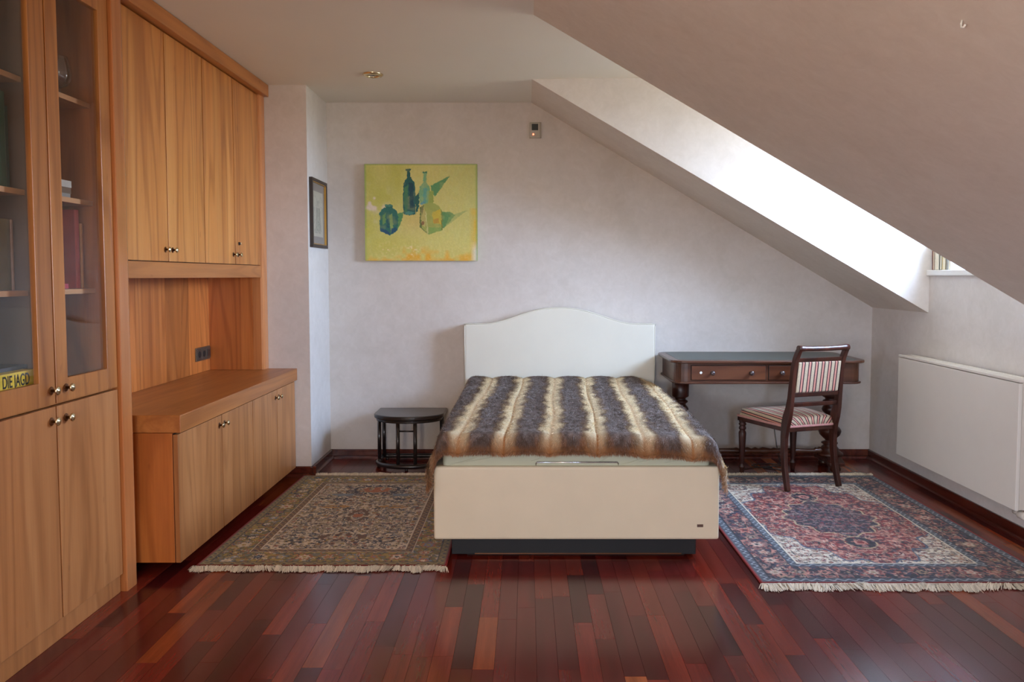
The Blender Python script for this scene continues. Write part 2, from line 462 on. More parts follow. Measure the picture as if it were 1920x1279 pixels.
# ------------------------------------------------------------------ plank floor
floor = struct(MB().box(XL, XR, YF, YB, -0.10, -0.014), 'floor', M['dark_gap'])
m, n, l, bs = newmat('red_merbau_planks')
a_ = n.new('ShaderNodeAttribute'); a_.attribute_name = 'tint'
v_ = coords(n, l, (1, 0.05, 1), rand=9.0)
g1 = noise(n, l, v_, 22, 3, 0.55, 0.0); g2 = noise(n, l, v_, 240, 2, 0.6)
c_ = mix(n, l, a_.outputs['Color'], ramp(n, l, g1, [(0.3, (0.66, 0.62, 0.60, 1)), (0.55, (1, 1, 1, 1)), (0.75, (1.25, 1.28, 1.3, 1))]), 0.9, 'MULTIPLY')
c_ = mix(n, l, c_, ramp(n, l, g2, [(0.3, (0.8, 0.8, 0.8, 1)), (0.65, (1.08, 1.08, 1.08, 1))]), 0.5, 'MULTIPLY')
l.new(c_, bs.inputs['Base Color'])
wv = coords(n, l, (1, 1, 1)); wr = noise(n, l, wv, 2.2, 4)
rr_ = n.new('ShaderNodeMapRange'); rr_.inputs['To Min'].default_value = 0.13; rr_.inputs['To Max'].default_value = 0.25
l.new(wr, rr_.inputs['Value']); l.new(rr_.outputs[0], bs.inputs['Roughness'])
setp(bs, Specular_IOR_Level=0.5)
bump(n, l, bs, g1, 0.03, 0.001)
M['plank'] = m
TONES = [((88, 24, 20), 5), ((102, 30, 24), 5), ((74, 18, 18), 4), ((114, 40, 26), 3), ((62, 16, 17), 2), ((128, 56, 28), 1.2), ((152, 80, 42), 0.9), ((108, 34, 22), 3)]
tw = np.array([t[1] for t in TONES]); tw = tw / tw.sum()
RUGS = {'left': (-1.59, -0.39, 3.775, 5.515), 'right': (1.065, 2.42, 3.56, 5.515)}
def hidden(x0, x1, y0, y1):
    rects = [(-1.56, -0.40, 3.80, 5.50), (1.09, 2.40, 3.58, 5.50), (-0.38, 0.84, 3.93, 6.2), (-2.3, -1.75, 2.4, 6.2), (-0.45, 0.93, 4.15, 6.2)]
    return any(x0 >= r[0] and x1 <= r[1] and y0 >= r[2] and y1 <= r[3] for r in rects)
def view_px(x, y): return 988 + 1500 * x / y
rest = {'v': [], 'f': [], 'c': []}
PW = 0.0765; row = 0; shown = 0; cands = []
x = XL
while x < XR:
    x1 = min(x + PW, XR)
    y = YF + rng.uniform(-0.7, 0)
    while y < YB:
        y1 = y + rng.uniform(0.42, 0.95)
        y0c, y1c = max(y, YF), min(y1, YB)
        col = np_lin(TONES[rng.choice(len(TONES), p=tw)][0]) * rng.uniform(0.86, 1.14)
        if y1c - y0c > 0.02:
            seen = y1c > 2.66 and not hidden(x, x1, y0c, y1c)
            if seen:
                yy = max(y1c, 2.7); pl = view_px(x, yy) if x < 0 else view_px(x, max(y0c, 2.66) if y0c > 2.66 else yy)
                seen = -30 < view_px((x + x1) / 2, yy) < 1950
            cands.append((x, x1, y0c, y1c, col, seen))
        y = y1
    x = x1
GAP = 0.0005
big = sorted([c for c in cands if c[5]], key=lambda c: -(c[3] - c[2]) / max(2.6, c[2]) ** 2)[:295]
bigset = set(id(c) for c in big)
for c in cands:
    x0, x1, y0, y1, col, seen = c
    dz = rng.uniform(-0.0003, 0.0)
    bx = MB().box(x0 + GAP, x1 - GAP, y0 + GAP, y1 - GAP, -0.014, dz)
    if id(c) in bigset:
        o = bx.build('plank', M['plank'], floor)
        at = o.data.color_attributes.new('tint', 'FLOAT_COLOR', 'POINT')
        at.data.foreach_set('color', np.tile(np.append(col, 1.0), 8))
    else:
        k0 = len(rest['v']); rest['v'] += bx.v; rest['f'] += [tuple(i + k0 for i in f) for f in bx.f]; rest['c'] += [np.append(col, 1.0)] * 8
rb = MB(); rb.v = rest['v']; rb.f = rest['f']; rb.sm = [False] * len(rest['f'])
o = rb.build('planks_beyond', M['plank'], floor); o['kind'] = 'stuff'
at = o.data.color_attributes.new('tint', 'FLOAT_COLOR', 'POINT'); at.data.foreach_set('color', np.concatenate(rest['c']))

# ------------------------------------------------------------------ built-in display cabinet with glass doors
def knob(parent, x, y, z, s=1.0, plate=True):
    """brass mushroom knob pointing to +x"""
    pr = [(0.0050, 0.001), (0.0050, 0.014), (0.0085, 0.017), (0.0138, 0.0195), (0.0150, 0.0225), (0.0140, 0.0255), (0.0105, 0.0275), (0.0095, 0.0268), (0.0075, 0.0290), (0.0012, 0.0300)]
    kn_ = MB().lathe([(r * s, t * s) for r, t in pr], (x, y, z), 24, 'x')
    k_o = kn_.build('knob', M['brass'], parent)
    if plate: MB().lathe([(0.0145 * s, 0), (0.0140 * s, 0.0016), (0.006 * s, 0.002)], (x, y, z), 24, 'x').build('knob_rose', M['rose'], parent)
    return k_o

XC = -1.79
cab = empty('display_cabinet', (-2.0, 3.02, 0), 'tall built-in cherry cabinet with two smoked glass doors above plain doors', 'cabinet')
MB().box(-2.25, XC - 0.026, 2.555, 2.575, 0.07, 2.69).build('side_panel', M['cherry'], cab)
MB().box(-2.25, XC - 0.026, 3.475, 3.50, 0.07, 2.69).build('side_panel', M['cherry'], cab)
MB().box(-2.25, XC - 0.028, 3.008, 3.024, 0.93, 2.66).build('divider', M['cabinet_inside'], cab)
MB().box(-2.25, -2.235, 2.575, 3.475, 0.07, 2.69).build('back_panel', M['cabinet_inside'], cab)
MB().box(-2.235, XC - 0.026, 2.575, 3.475, 0.905, 0.935).build('bottom_panel', M['cherry_y'], cab)
MB().box(-2.235, XC - 0.026, 2.575, 3.475, 2.66, 2.69).build('top_panel', M['cherry_y'], cab)
MB().box(-2.25, XC - 0.010, 2.555, 3.472, 0.0, 0.082).build('plinth', M['cherry_pink'], cab, 0.002)
for zt in (2.135, 1.720, 1.345):
    for y0, y1 in ((2.577, 3.006), (3.026, 3.473)):
        MB().box(-2.234, -1.872, y0, y1, zt - 0.021, zt).build('shelf', M['shelf'], cab, 0.0015)
for y0, y1, kk in ((2.562, 3.0165, 1), (3.0255, 3.476, -1)):
    d = MB()
    z0, z1 = 0.914, 2.62; gy0, gy1, gz0, gz1 = y0 + (0.10 if kk == 1 else 0.077), y1 - (0.097 if kk == 1 else 0.078), 1.004, 2.503
    d.box(XC - 0.022, XC, y0, gy0, z0, z1).box(XC - 0.022, XC, gy1, y1, z0, z1)
    d.box(XC - 0.022, XC, gy0, gy1, z0, gz0).box(XC - 0.022, XC, gy0, gy1, gz1, z1)
    door = d.build('glass_door', M['cherry_frame'], cab, 0.0015)
    MB().box(XC - 0.014, XC - 0.009, gy0 - 0.005, gy1 + 0.005, gz0 - 0.005, gz1 + 0.005).build('glass_pane', M['cabinet_glass'], door)
    ky = y1 - 0.026 if kk == 1 else y0 + 0.062
    knob(door, XC, ky, 0.967, 1.1)
    low = MB().box(XC - 0.022, XC, y0, y1, 0.082, 0.904).build('lower_door', M['cherry_pink'], cab, 0.0015)
    knob(low, XC, ky - (0.004 if kk == 1 else 0.006), 0.851, 1.1)
# rounded post that closes the tall cabinet towards the niche
pp = [(XC - 0.03, 3.482), (XC + 0.012, 3.482)]
for i in range(9):
    a = R(90 * i / 8); pp.append((XC - 0.023 + 0.042 * math.cos(a) - 0.007, 3.558 + 0.042 * math.sin(a)))
pp = [(-1.86, 3.482), (-1.778, 3.482), (-1.774, 3.485)] + [(-1.816 + 0.042 * math.cos(R(90 * i / 8)), 3.556 + 0.044 * math.sin(R(90 * i / 8))) for i in range(9)] + [(-1.86, 3.60)]
MB().prism(pp, 0.0, 2.615, 'z').build('corner_post', M['cherry_post'], cab)

# ------------------------------------------------------------------ overhead cabinet, niche lining, cornice
XU = -1.812
oh = empty('overhead_cabinet', (-2.0, 4.5, 1.39), 'four-door golden cherry wall cabinet over an open niche, capped by a cornice', 'cabinet')
MB().box(-2.25, XU - 0.024, 3.60, 5.46, 1.47, 2.62).build('carcass', M['cabinet_inside'], oh)  # dark carcass colour stands in for shade in the door gaps
ys = [3.602, 4.060, 4.525, 4.990, 5.450]
for i in range(4):
    d = MB().box(XU - 0.022, XU, ys[i] + 0.0042, ys[i + 1] - 0.0042, 1.472, 2.612).build('door', M['cherry_light'], oh, 0.0012)
    ky = ys[i + 1] - 0.036 if i % 2 == 0 else ys[i] + 0.046
    kn = knob(d, XU, ky, 1.531, 0.95)
    if i == 3:
        MB().lathe([(0.011, 0), (0.011, 0.004), (0.008, 0.006), (0.008, 0.012), (0.001, 0.0125)], (XU, ky + 0.015, 1.601), 16, 'x').build('lock', M['black_lacquer'], d)
        MB().box(XU + 0.012, XU + 0.018, ky + 0.012, ky + 0.018, 1.592, 1.610).build('key', M['brass'], d)
MB().box(XU - 0.05, XU + 0.002, 3.60, 5.46, 1.388, 1.468).build('valance_rail', M['cherry_y'], oh, 0.002)
MB().box(-2.25, XU - 0.05, 3.60, 5.46, 1.41, 1.45).build('niche_ceiling', M['cherry_y'], oh)
MB().box(-2.25, -1.765, 3.482, 5.543, 2.618, 2.698).build('cornice', M['cherry_y'], oh, 0.003)
ep = [(-1.87, 5.462), (-1.822, 5.462), (-1.814, 5.464)] + [(-1.83 + 0.034 * math.sin(R(90 * i / 6) * -1 + R(90)), 5.49 + 0.03 * math.sin(R(90 * i / 6))) for i in range(7)] + [(-1.796, 5.543), (-1.87, 5.543)]
MB().prism([(-1.87, 5.462), (-1.818, 5.462), (-1.806, 5.468), (-1.800, 5.480), (-1.798, 5.50), (-1.798, 5.543), (-1.87, 5.543)], 0.757, 2.618, 'z').build('end_post', M['cherry_post'], oh)
MB().box(-2.20, -1.871, 5.458, 5.543, 0.757, 1.409).build('niche_side', M['cherry'], oh)
for i, (y0, y1) in enumerate(((3.60, 3.72), (3.72, 4.06), (4.06, 4.43), (4.43, 4.80), (4.80, 5.13), (5.13, 5.462))):
    MB().box(-2.235, -2.172, y0 + 0.0005, y1 - 0.0005, 0.757, 1.409).build('niche_back_board', M['back_%d' % (i % 3)], oh)
MB().box(-2.25, -1.861, 3.501, 3.66, 0.0, 1.41).build('niche_side', M['cherry'], oh)

# sockets in the niche
so = empty('wall_socket', (-2.172, 5.35, 0.88), 'dark bronze triple power socket on the niche back', 'socket')
MB().box(-2.172, -2.164, 5.215, 5.445, 0.835, 0.925).build('socket_frame', plain('bronze_metal', srgb(110, 94, 78), 0.35, 0.6), so, 0.003)
for y0 in (5.223, 5.297, 5.371):
    f = MB().box(-2.166, -2.158, y0, y0 + 0.066, 0.843, 0.917).build('socket_insert', plain('bronze_dark', srgb(78, 66, 56), 0.4, 0.3), so, 0.003)
    if y0 < 5.37:
        MB().lathe([(0.021, 0), (0.021, 0.0012), (0.001, 0.0012)], (-2.158, y0 + 0.033, 0.88), 20, 'x').build('socket_hole', M['dark_gap'], f)
    else:
        MB().box(-2.158, -2.155, y0 + 0.012, y0 + 0.054, 0.858, 0.902).build('switch', M['black_lacquer'], f, 0.002)

# ------------------------------------------------------------------ floating sideboard
sb = empty('sideboard', (-1.9, 4.6, 0.06), 'wall-hung cherry sideboard with a thick top and four plain doors', 'sideboard')
XS = -1.60
MB().box(-2.20, XS - 0.042, 3.665, 5.543, 0.062, 0.672).build('body', M['cherry'], sb, 0.001)
MB().box(-2.19, XS, 3.662, 5.543, 0.674, 0.756).build('worktop', M['cherry_y'], sb, 0.003)
MB().box(XS - 0.0425, XS - 0.0405, 3.672, 5.54, 0.066, 0.668).build('door_gap_shade', M['dark_gap'], sb)  # thin dark sheet, painted shade for the gaps between doors
ys = [3.667, 4.207, 4.682, 5.145, 5.541]
for i in range(4):
    d = MB().box(XS - 0.040, XS - 0.018, ys[i] + 0.0030, ys[i + 1] - 0.0030, 0.060, 0.664).build('door', M['cherry_pink'], sb, 0.0012)
    knob(d, XS - 0.018, ys[i + 1] - 0.035 if i % 2 == 0 else ys[i] + 0.035, 0.615, 0.95)

# ------------------------------------------------------------------ bed
bed = empty('bed', (0.24, 4.9, 0), 'upholstered cream box bed with an arched headboard against the back wall', 'bed')
BX0, BX1, BY0, BY1 = -0.458, 0.945, 3.87, 5.955
bp = MB(); r_ = 0.016
MB().box(BX0, BX1, BY0, BY0 + 0.05, 0.102, 0.466).build('foot_panel', M['leather'], bed, 0.012, 4)
for x0, x1 in ((BX0, BX0 + 0.05), (BX1 - 0.05, BX1)):
    MB().box(x0, x1, BY0 + 0.052, BY1, 0.104, 0.462).build('side_panel', M['leather'], bed, 0.010, 3)
MB().box(BX0 + 0.05, BX1 - 0.05, BY0 + 0.05, BY1, 0.11, 0.44).build('bed_base', M['plinth'], bed)
MB().box(-0.375, 0.843, 3.92, 5.90, 0.012, 0.11).build('plinth', M['plinth'], bed, 0.003)
MB().box(-0.26, 0.77, 3.9175, 3.921, 0.014, 0.019).build('trim_strip', M['rose'], bed)
MB().box(-0.30, 0.79, 3.945, 5.86, 0.0, 0.013).build('plinth_foot', M['dark_gap'], bed)
# headboard outline with the camel-back curve
def head_z(x):
    t = (x - 0.246) / 0.715; s_ = abs(t)
    if s_ < 0.86:
        return 1.040 + 0.122 * (0.5 + 0.5 * math.cos(math.pi * min(1, s_ / 0.82) ** 1.12))
    return 1.040
hx = [-0.469 + 1.43 * i / 60 for i in range(61)]
outl = [(x_, head_z(x_)) for x_ in hx]
hp = [(-0.469, 0.10)] + outl + [(0.961, 0.10)]
hb = MB().prism(hp, 5.968, 6.085, 'y').build('headboard', M['leather_head'], bed, 0.014, 4)
pipe = [(-0.466, 5.972, 0.45)] + [(-0.466, 5.972, 1.02)] + [(x_, 5.972, z_ - 0.002) for x_, z_ in outl] + [(0.958, 5.972, 1.02), (0.958, 5.972, 0.45)]
MB().tube(pipe, 0.0045, 8).build('piping', M['leather_head'], hb)
MB().box(0.836, 0.866, BY0 - 0.003, BY0, 0.166, 0.180).build('metal_tag', plain('tag_metal', srgb(120, 96, 84), 0.35, 0.7), bed, 0.001)
MB().tube([(0.045, 3.905, 0.455), (0.045, 3.895, 0.478), (0.05, 3.893, 0.483), (0.445, 3.893, 0.483), (0.45, 3.895, 0.478), (0.45, 3.905, 0.455)], 0.004, 8).build('mattress_stop', M['chrome'], bed)
# mattress
def rounded_box(name, x0, x1, y0, y1, z0, z1, mat, parent, bev, seg=4):
    return MB().box(x0, x1, y0, y1, z0, z1).build(name, mat, parent, bev, seg)
mt = tag(MB().box(-0.417, 0.905, 3.895, 5.945, 0.442, 0.585).build('mattress', M['sheet'], None, 0.03, 5, origin=(0.24, 4.9, 0.442)),
         'mattress in a pale grey-green fitted sheet, showing under the fur throw', 'mattress')
# a few pulled creases of the sheet at the front edge
for x0, x1 in ((-0.38, -0.20), (0.02, 0.14), (0.34, 0.44), (0.46, 0.62), (0.55, 0.72), (0.68, 0.86), (-0.30, -0.06)):
    zz = rng.uniform(0.47, 0.49)
    pts = [(x0 + (x1 - x0) * t, 3.8955, zz + 0.055 * t ** 1.3) for t in np.linspace(0, 1, 8)]
    MB().tube(pts, [0.0012 + 0.0022 * math.sin(math.pi * t) for t in np.linspace(0, 1, 8)], 6).build('sheet_crease', M['sheet'], mt)

# ------------------------------------------------------------------ fur throw
UL, UR, PITCH = -0.600, 1.060, 0.2278
SEAM0 = -0.337                                     # first seam at the foot end
MX0, MX1, MY0 = -0.43, 0.915, 3.875
VLEN, OVER = 2.055, 0.085
def drape(d, r=0.045, flare=0.38):
    """distance d past an edge -> (outward, drop)"""
    d = np.maximum(d, 0)
    arc = r * math.pi / 2
    a = np.minimum(d, arc) / r
    out = r * np.sin(a); drop = r * (1 - np.cos(a))
    ex = np.maximum(d - arc, 0)
    return out + ex * flare, drop + ex * (1 - 0.1 * flare)
def fur_point(u, v):
    """u across (foot-end X), v from the head (0) to the foot (VLEN + OVER)"""
    sk = 0.085 * (1 - v / (VLEN + OVER))
    X = u + sk + 0.006 * np.sin(v * 5 + u * 3)
    y_raw = 5.935 - v
    ox0, dz0 = drape(MX0 + 0.04 - X); ox1, dz1 = drape(X - (MX1 - 0.03))
    oy, dzf = drape(MY0 + 0.03 - y_raw, 0.05, 0.18)
    Xp = np.clip(X, MX0 + 0.04, MX1 - 0.03) - ox0 + ox1
    Yp = np.maximum(y_raw, MY0 + 0.03) - oy
    f = ((u - SEAM0) / PITCH) % 1.0
    puff = 0.022 * np.clip(np.sin(np.pi * f), 0, 1) ** 0.42
    # the right front sinks a little lower, the head end lies a little higher
    z = 0.604 + puff - (dz0 + dz1) * 0.95 - dzf - 0.030 * np.clip((X - 0.4) / 0.5, 0, 1) * np.clip((v - 1.4) / 0.7, 0, 1) + 0.018 * np.clip((0.7 - v) / 0.7, 0, 1)
    z = z - 0.03 * np.clip((X - 0.78) / 0.15, 0, 1) * np.clip((0.5 - v) / 0.5, 0, 1)
    return np.stack([Xp, Yp, z], -1)
def smooth_noise(u, v, su, sv, seed):
    g = np.random.default_rng(seed).random((64, 64))
    a, b_ = (u / su) % 63, (v / sv) % 63
    i, j = np.floor(a).astype(int), np.floor(b_).astype(int)
    fa, fb = a - i, b_ - j
    fa, fb = fa * fa * (3 - 2 * fa), fb * fb * (3 - 2 * fb)
    i1, j1 = (i + 1) % 64, (j + 1) % 64
    return (g[i, j] * (1 - fa) + g[i1, j] * fa) * (1 - fb) + (g[i, j1] * (1 - fa) + g[i1, j1] * fa) * fb
def fur_colour(u, v, jitter):
    f = ((u - SEAM0) / PITCH) % 1.0
    d = np.abs(f - 0.5) * 2                                   # 0 at the spine of a pelt, 1 at a seam
    d = d + (smooth_noise(u, v, 0.03, 0.07, 3) - 0.5) * 0.30 + (jitter - 0.5) * 0.22
    core, grey, brown, cream, rust = (np_lin(c) for c in ((104, 90, 82), (152, 140, 134), (124, 94, 68), (240, 220, 180), (182, 114, 54)))
    def lerp(a, b_, t): t = np.clip(t, 0, 1)[..., None]; return a * (1 - t) + b_ * t
    mot = smooth_noise(u, v, 0.012, 0.02, 5)
    c = lerp(lerp(core, grey, mot * 1.3 - 0.1), brown, (d - 0.34) / 0.16)
    c = lerp(c, cream, (d - 0.46) / 0.26)
    seam = np.abs(f - np.round(f)) * PITCH
    c = lerp(c, rust, 1 - seam / 0.010)
    foot = np.clip((v - (VLEN - 0.04)) / 0.11, 0, 1)
    fc = lerp(np.broadcast_to(np_lin((78, 56, 44)), c.shape), np.broadcast_to(np_lin((176, 112, 60)), c.shape), np.clip(d * 1.1 - 0.2 + (mot - 0.5) * 0.8, 0, 1))
    c = lerp(c, fc, foot * 0.85)
    tipc = np.clip((v - (VLEN + 0.045)) / 0.05, 0, 1)
    c = lerp(c, np_lin((150, 98, 56)), tipc * 0.7)
    headc = np.clip((0.08 - v) / 0.08, 0, 1)
    c = lerp(c, np_lin((120, 90, 66)), headc * 0.5)
    lside = np.clip((-0.42 - u) / 0.12, 0, 1) * np.clip((v - 1.2) / 0.7, 0, 1)
    c = lerp(c, np_lin((134, 92, 58)), lside * 0.7)
    return c
NU, NV = 150, 190
uu, vv = np.meshgrid(np.linspace(UL, UR, NU), np.linspace(0, VLEN + OVER, NV), indexing='ij')
P0 = fur_point(uu, vv).reshape(-1, 3)
bl = empty('fur_throw', (0.24, 4.9, 0.6), 'brown and cream striped fur throw spread over the bed', 'throw')
def fast_mesh(name, verts, quads, mat, parent, cols, smooth=True):
    me = bpy.data.meshes.new(name)
    verts = np.asarray(verts, np.float32); quads = np.asarray(quads, np.int32)
    k_ = quads.shape[1]
    me.vertices.add(len(verts)); me.vertices.foreach_set('co', verts.ravel())
    me.loops.add(quads.size); me.loops.foreach_set('vertex_index', quads.ravel())
    me.polygons.add(len(quads))
    me.polygons.foreach_set('loop_start', np.arange(0, quads.size, k_, dtype=np.int32))
    me.polygons.foreach_set('use_smooth', np.full(len(quads), smooth))
    me.update(calc_edges=True)
    at = me.color_attributes.new('tint', 'FLOAT_COLOR', 'POINT')
    at.data.foreach_set('color', np.concatenate([cols, np.ones((len(cols), 1))], 1).astype(np.float32).ravel())
    me.materials.append(mat)
    o = bpy.data.objects.new(name, me); COL.objects.link(o)
    if parent is not None: o.parent = parent
    return o
def grid_quads(a, b_):
    i, j = np.meshgrid(np.arange(a - 1), np.arange(b_ - 1), indexing='ij')
    q = np.stack([i * b_ + j, (i + 1) * b_ + j, (i + 1) * b_ + j + 1, i * b_ + j + 1], -1)
    return q.reshape(-1, 4)
M['fur'] = attr_mat('fur_hair', 0.55, spec=0.35, sheen=0.0)
M['fur_skin'] = attr_mat('fur_undercoat', 0.9, spec=0.1)
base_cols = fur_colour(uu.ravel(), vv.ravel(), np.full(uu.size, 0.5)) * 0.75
bo = np.array(bl.location)
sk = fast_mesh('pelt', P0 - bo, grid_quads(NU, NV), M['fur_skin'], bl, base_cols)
sm_ = sk.modifiers.new('solid', 'SOLIDIFY'); sm_.thickness = 0.008; sm_.offset = -1
# hairs: thin tapering blades, combed away from each pelt's spine and towards the foot
NH = 230000
hu, hv = rng.uniform(UL, UR, NH), rng.uniform(0, VLEN + OVER, NH)
# extra hair along the rim
ne = 16000
side = rng.integers(0, 3, ne)
eu = np.where(side == 0, UL + rng.uniform(0, 0.012, ne), np.where(side == 1, UR - rng.uniform(0, 0.012, ne), rng.uniform(UL, UR, ne)))
ev = np.where(side == 2, VLEN + OVER - rng.uniform(0, 0.012, ne), rng.uniform(0, VLEN + OVER, ne))
hu = np.concatenate([hu, eu]); hv = np.concatenate([hv, ev]); NH = len(hu)
e_ = 0.004
p = fur_point(hu, hv)
du = fur_point(hu + e_, hv) - fur_point(hu - e_, hv); dv = fur_point(hu, hv + e_) - fur_point(hu, hv - e_)
du /= np.linalg.norm(du, axis=1)[:, None] + 1e-9; dv /= np.linalg.norm(dv, axis=1)[:, None] + 1e-9
nn = np.cross(dv, du); nn /= np.linalg.norm(nn, axis=1)[:, None] + 1e-9
nn *= np.where(nn[:, 2:3] < -0.3, -1, 1)
ff = ((hu - SEAM0) / PITCH) % 1.0
outw = (ff - 0.5) * 2
clump = smooth_noise(hu, hv, 0.015, 0.018, 9) - 0.5
comb = du * (outw * 0.9 + clump * 0.7 + rng.normal(0, 0.25, NH))[:, None] + dv * (0.40 + 0.6 * np.clip((hv - VLEN + 0.15) / 0.15, 0, 1) + rng.normal(0, 0.25, NH))[:, None]
lift = (0.55 + rng.uniform(-0.2, 0.35, NH))[:, None]
d1 = comb + nn * lift; d1 /= np.linalg.norm(d1, axis=1)[:, None]
d2 = comb * 1.2 + nn * (lift * 0.35) + np.array([0, 0, -0.15]); d2 /= np.linalg.norm(d2, axis=1)[:, None]
sd_ = np.abs(ff - np.round(ff)) * PITCH
cor_ = 1 + 0.9 * (np.clip((UL + 0.10 - hu) / 0.1, 0, 1) + np.clip((hu - UR + 0.10) / 0.1, 0, 1)) * np.clip((hv - VLEN + 0.10) / 0.1, 0, 1)
L_ = cor_[:, None] * ((0.017 + 0.012 * rng.random(NH)) * np.clip(0.35 + sd_ / 0.028, 0.35, 1))[:, None] * np.where(hv > VLEN, 1.15, 1.0)[:, None]
q1 = p + d1 * L_ * 0.5; q2 = q1 + d2 * L_ * 0.5
wd = np.cross(d1, nn + rng.normal(0, 0.5, (NH, 3))); wd /= np.linalg.norm(wd, axis=1)[:, None] + 1e-9
w0 = (0.0007 + 0.0006 * rng.random(NH))[:, None]
V = np.stack([p - wd * w0, p + wd * w0, q1 + wd * w0 * 0.8, q1 - wd * w0 * 0.8, q2], 1).reshape(-1, 3) - bo
k5 = np.arange(NH)[:, None] * 5
T = np.concatenate([k5 + [0, 1, 2], k5 + [0, 2, 3], k5 + [3, 2, 4]], 0)
hc = fur_colour(hu, hv, rng.random(NH))
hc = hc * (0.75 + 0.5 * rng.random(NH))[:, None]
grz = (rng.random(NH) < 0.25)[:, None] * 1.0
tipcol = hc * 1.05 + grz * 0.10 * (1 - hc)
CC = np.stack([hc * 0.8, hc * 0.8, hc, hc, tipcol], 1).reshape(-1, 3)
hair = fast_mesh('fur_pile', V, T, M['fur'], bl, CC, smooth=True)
hair['kind'] = 'stuff'

# ------------------------------------------------------------------ writing desk
dk = empty('writing_desk', (1.65, 5.74, 0), 'antique walnut writing desk with a green leather top on turned pedestals', 'desk')
def chamfer_rect(x0, x1, y0, y1, c, nseg=5):
    pts = []
    for cx, cy_, a0 in ((x1 - c, y0 + c, -90), (x1 - c, y1 - c, 0), (x0 + c, y1 - c, 90), (x0 + c, y0 + c, 180)):
        for i in range(nseg + 1):
            a = R(a0 + 90 * i / nseg); pts.append((cx + c * math.cos(a), cy_ + c * math.sin(a)))
    return pts
DX0, DX1, DY0, DY1 = 0.985, 2.330, 5.415, 6.075
top = MB().prism(chamfer_rect(DX0, DX1, DY0, DY1, 0.10), 0.803, 0.822).build('desk_top', M['walnut'], dk, 0.006, 3)
MB().prism(chamfer_rect(DX0 + 0.055, DX1 - 0.055, DY0 + 0.05, DY1 - 0.05, 0.05), 0.8215, 0.8235).build('leather_inlay', M['desk_leather'], top)
MB().prism(chamfer_rect(DX0 + 0.03, DX1 - 0.03, DY0 + 0.03, DY1 - 0.03, 0.085, 6), 0.672, 0.804).build('apron', M['walnut'], dk)
MB().prism(chamfer_rect(DX0 + 0.018, DX1 - 0.018, DY0 + 0.018, DY1 - 0.018, 0.09, 6), 0.660, 0.673).build('bottom_moulding', M['walnut'], dk, 0.004, 3)
def turned_knob_y(parent, x, y, z, mat, s=1.0):
    pr = [(0.012, 0), (0.012, -0.003), (0.006, -0.006), (0.006, -0.012), (0.014, -0.018), (0.016, -0.024), (0.012, -0.030), (0.006, -0.032), (0.0008, -0.0325)]
    return MB().lathe([(r * s, t * s) for r, t in pr], (x, y, z), 18, 'y').build('knob', mat, parent)
for i, (x0, x1) in enumerate(((1.125, 1.632), (1.655, 2.160))):
    MB().box(x0 - 0.004, x1 + 0.004, DY0 + 0.029, DY0 + 0.04, 0.684, 0.790).build('drawer_gap', M['dark_gap'], dk)
    dr = MB().box(x0, x1, DY0 + 0.024, DY0 + 0.045, 0.688, 0.786).build('drawer', M['walnut_front'], dk, 0.002)
    for kx in ((x0 + 0.140, x1 - 0.100) if i == 0 else (x0 + 0.085, x1 - 0.14)):
        turned_knob_y(dr, kx, DY0 + 0.024, 0.737, plain('dark_knob_horn', srgb(70, 56, 54), 0.25, coat=0.4), 1.05)
    if i == 0:
        MB().lathe([(0.009, 0), (0.009, -0.002), (0.0035, -0.002), (0.0035, -0.0005)], (x0 + 0.064, DY0 + 0.024, 0.737), 16, 'y').build('keyhole_plate', plain('white_bone', srgb(226, 222, 212), 0.4), dr)
ped = [(0.060, 0.66), (0.060, 0.535), (0.056, 0.528), (0.040, 0.520), (0.036, 0.508), (0.052, 0.500), (0.054, 0.490), (0.040, 0.480), (0.038, 0.470), (0.054, 0.452), (0.060, 0.436), (0.052, 0.418), (0.034, 0.402),
       (0.030, 0.385), (0.034, 0.360), (0.048, 0.345), (0.034, 0.335), (0.040, 0.322), (0.064, 0.306), (0.078, 0.288), (0.079, 0.276), (0.070, 0.250), (0.046, 0.226), (0.032, 0.214), (0.030, 0.206), (0.056, 0.196), (0.058, 0.188), (0.040, 0.178), (0.052, 0.166), (0.066, 0.150), (0.064, 0.138), (0.080, 0.128), (0.094, 0.118), (0.096, 0.108), (0.09, 0.100)]
for px_ in (1.11, 2.195):
    pd = MB().lathe(ped[::-1], (px_, 5.745, 0), 28).build('pedestal', M['mahogany'], dk)
    ft = MB().prism([(5.585, 0.052), (5.585, 0.078), (5.63, 0.092), (5.68, 0.112), (5.81, 0.112), (5.86, 0.092), (5.905, 0.078), (5.905, 0.052), (5.82, 0.06), (5.67, 0.06)], px_ - 0.055, px_ + 0.055, 'x').build('trestle_foot', M['mahogany'], dk, 0.006)
    for fy in (5.632, 5.858):
        MB().lathe([(0.020, 0), (0.034, 0.008), (0.040, 0.024), (0.034, 0.042), (0.022, 0.054)], (px_, fy, 0), 20).build('bun_foot', M['mahogany'], ft)
st = [(0.012, 1.15), (0.03, 1.17), (0.034, 1.185), (0.02, 1.20), (0.028, 1.21), (0.016, 1.225), (0.019, 1.35), (0.021, 1.50), (0.026, 1.52), (0.018, 1.54), (0.028, 1.585), (0.030, 1.60), (0.018, 1.63), (0.03, 1.655), (0.018, 1.68), (0.030, 1.71), (0.028, 1.725), (0.018, 1.77), (0.026, 1.79), (0.021, 1.81), (0.019, 1.95), (0.016, 2.08), (0.028, 2.095), (0.02, 2.105), (0.034, 2.12), (0.03, 2.135), (0.012, 2.155)]
MB().lathe([(r * 0.9, t) for r, t in st], (0, 5.745, 0.132), 18, 'x').build('stretcher', M['walnut'], dk)

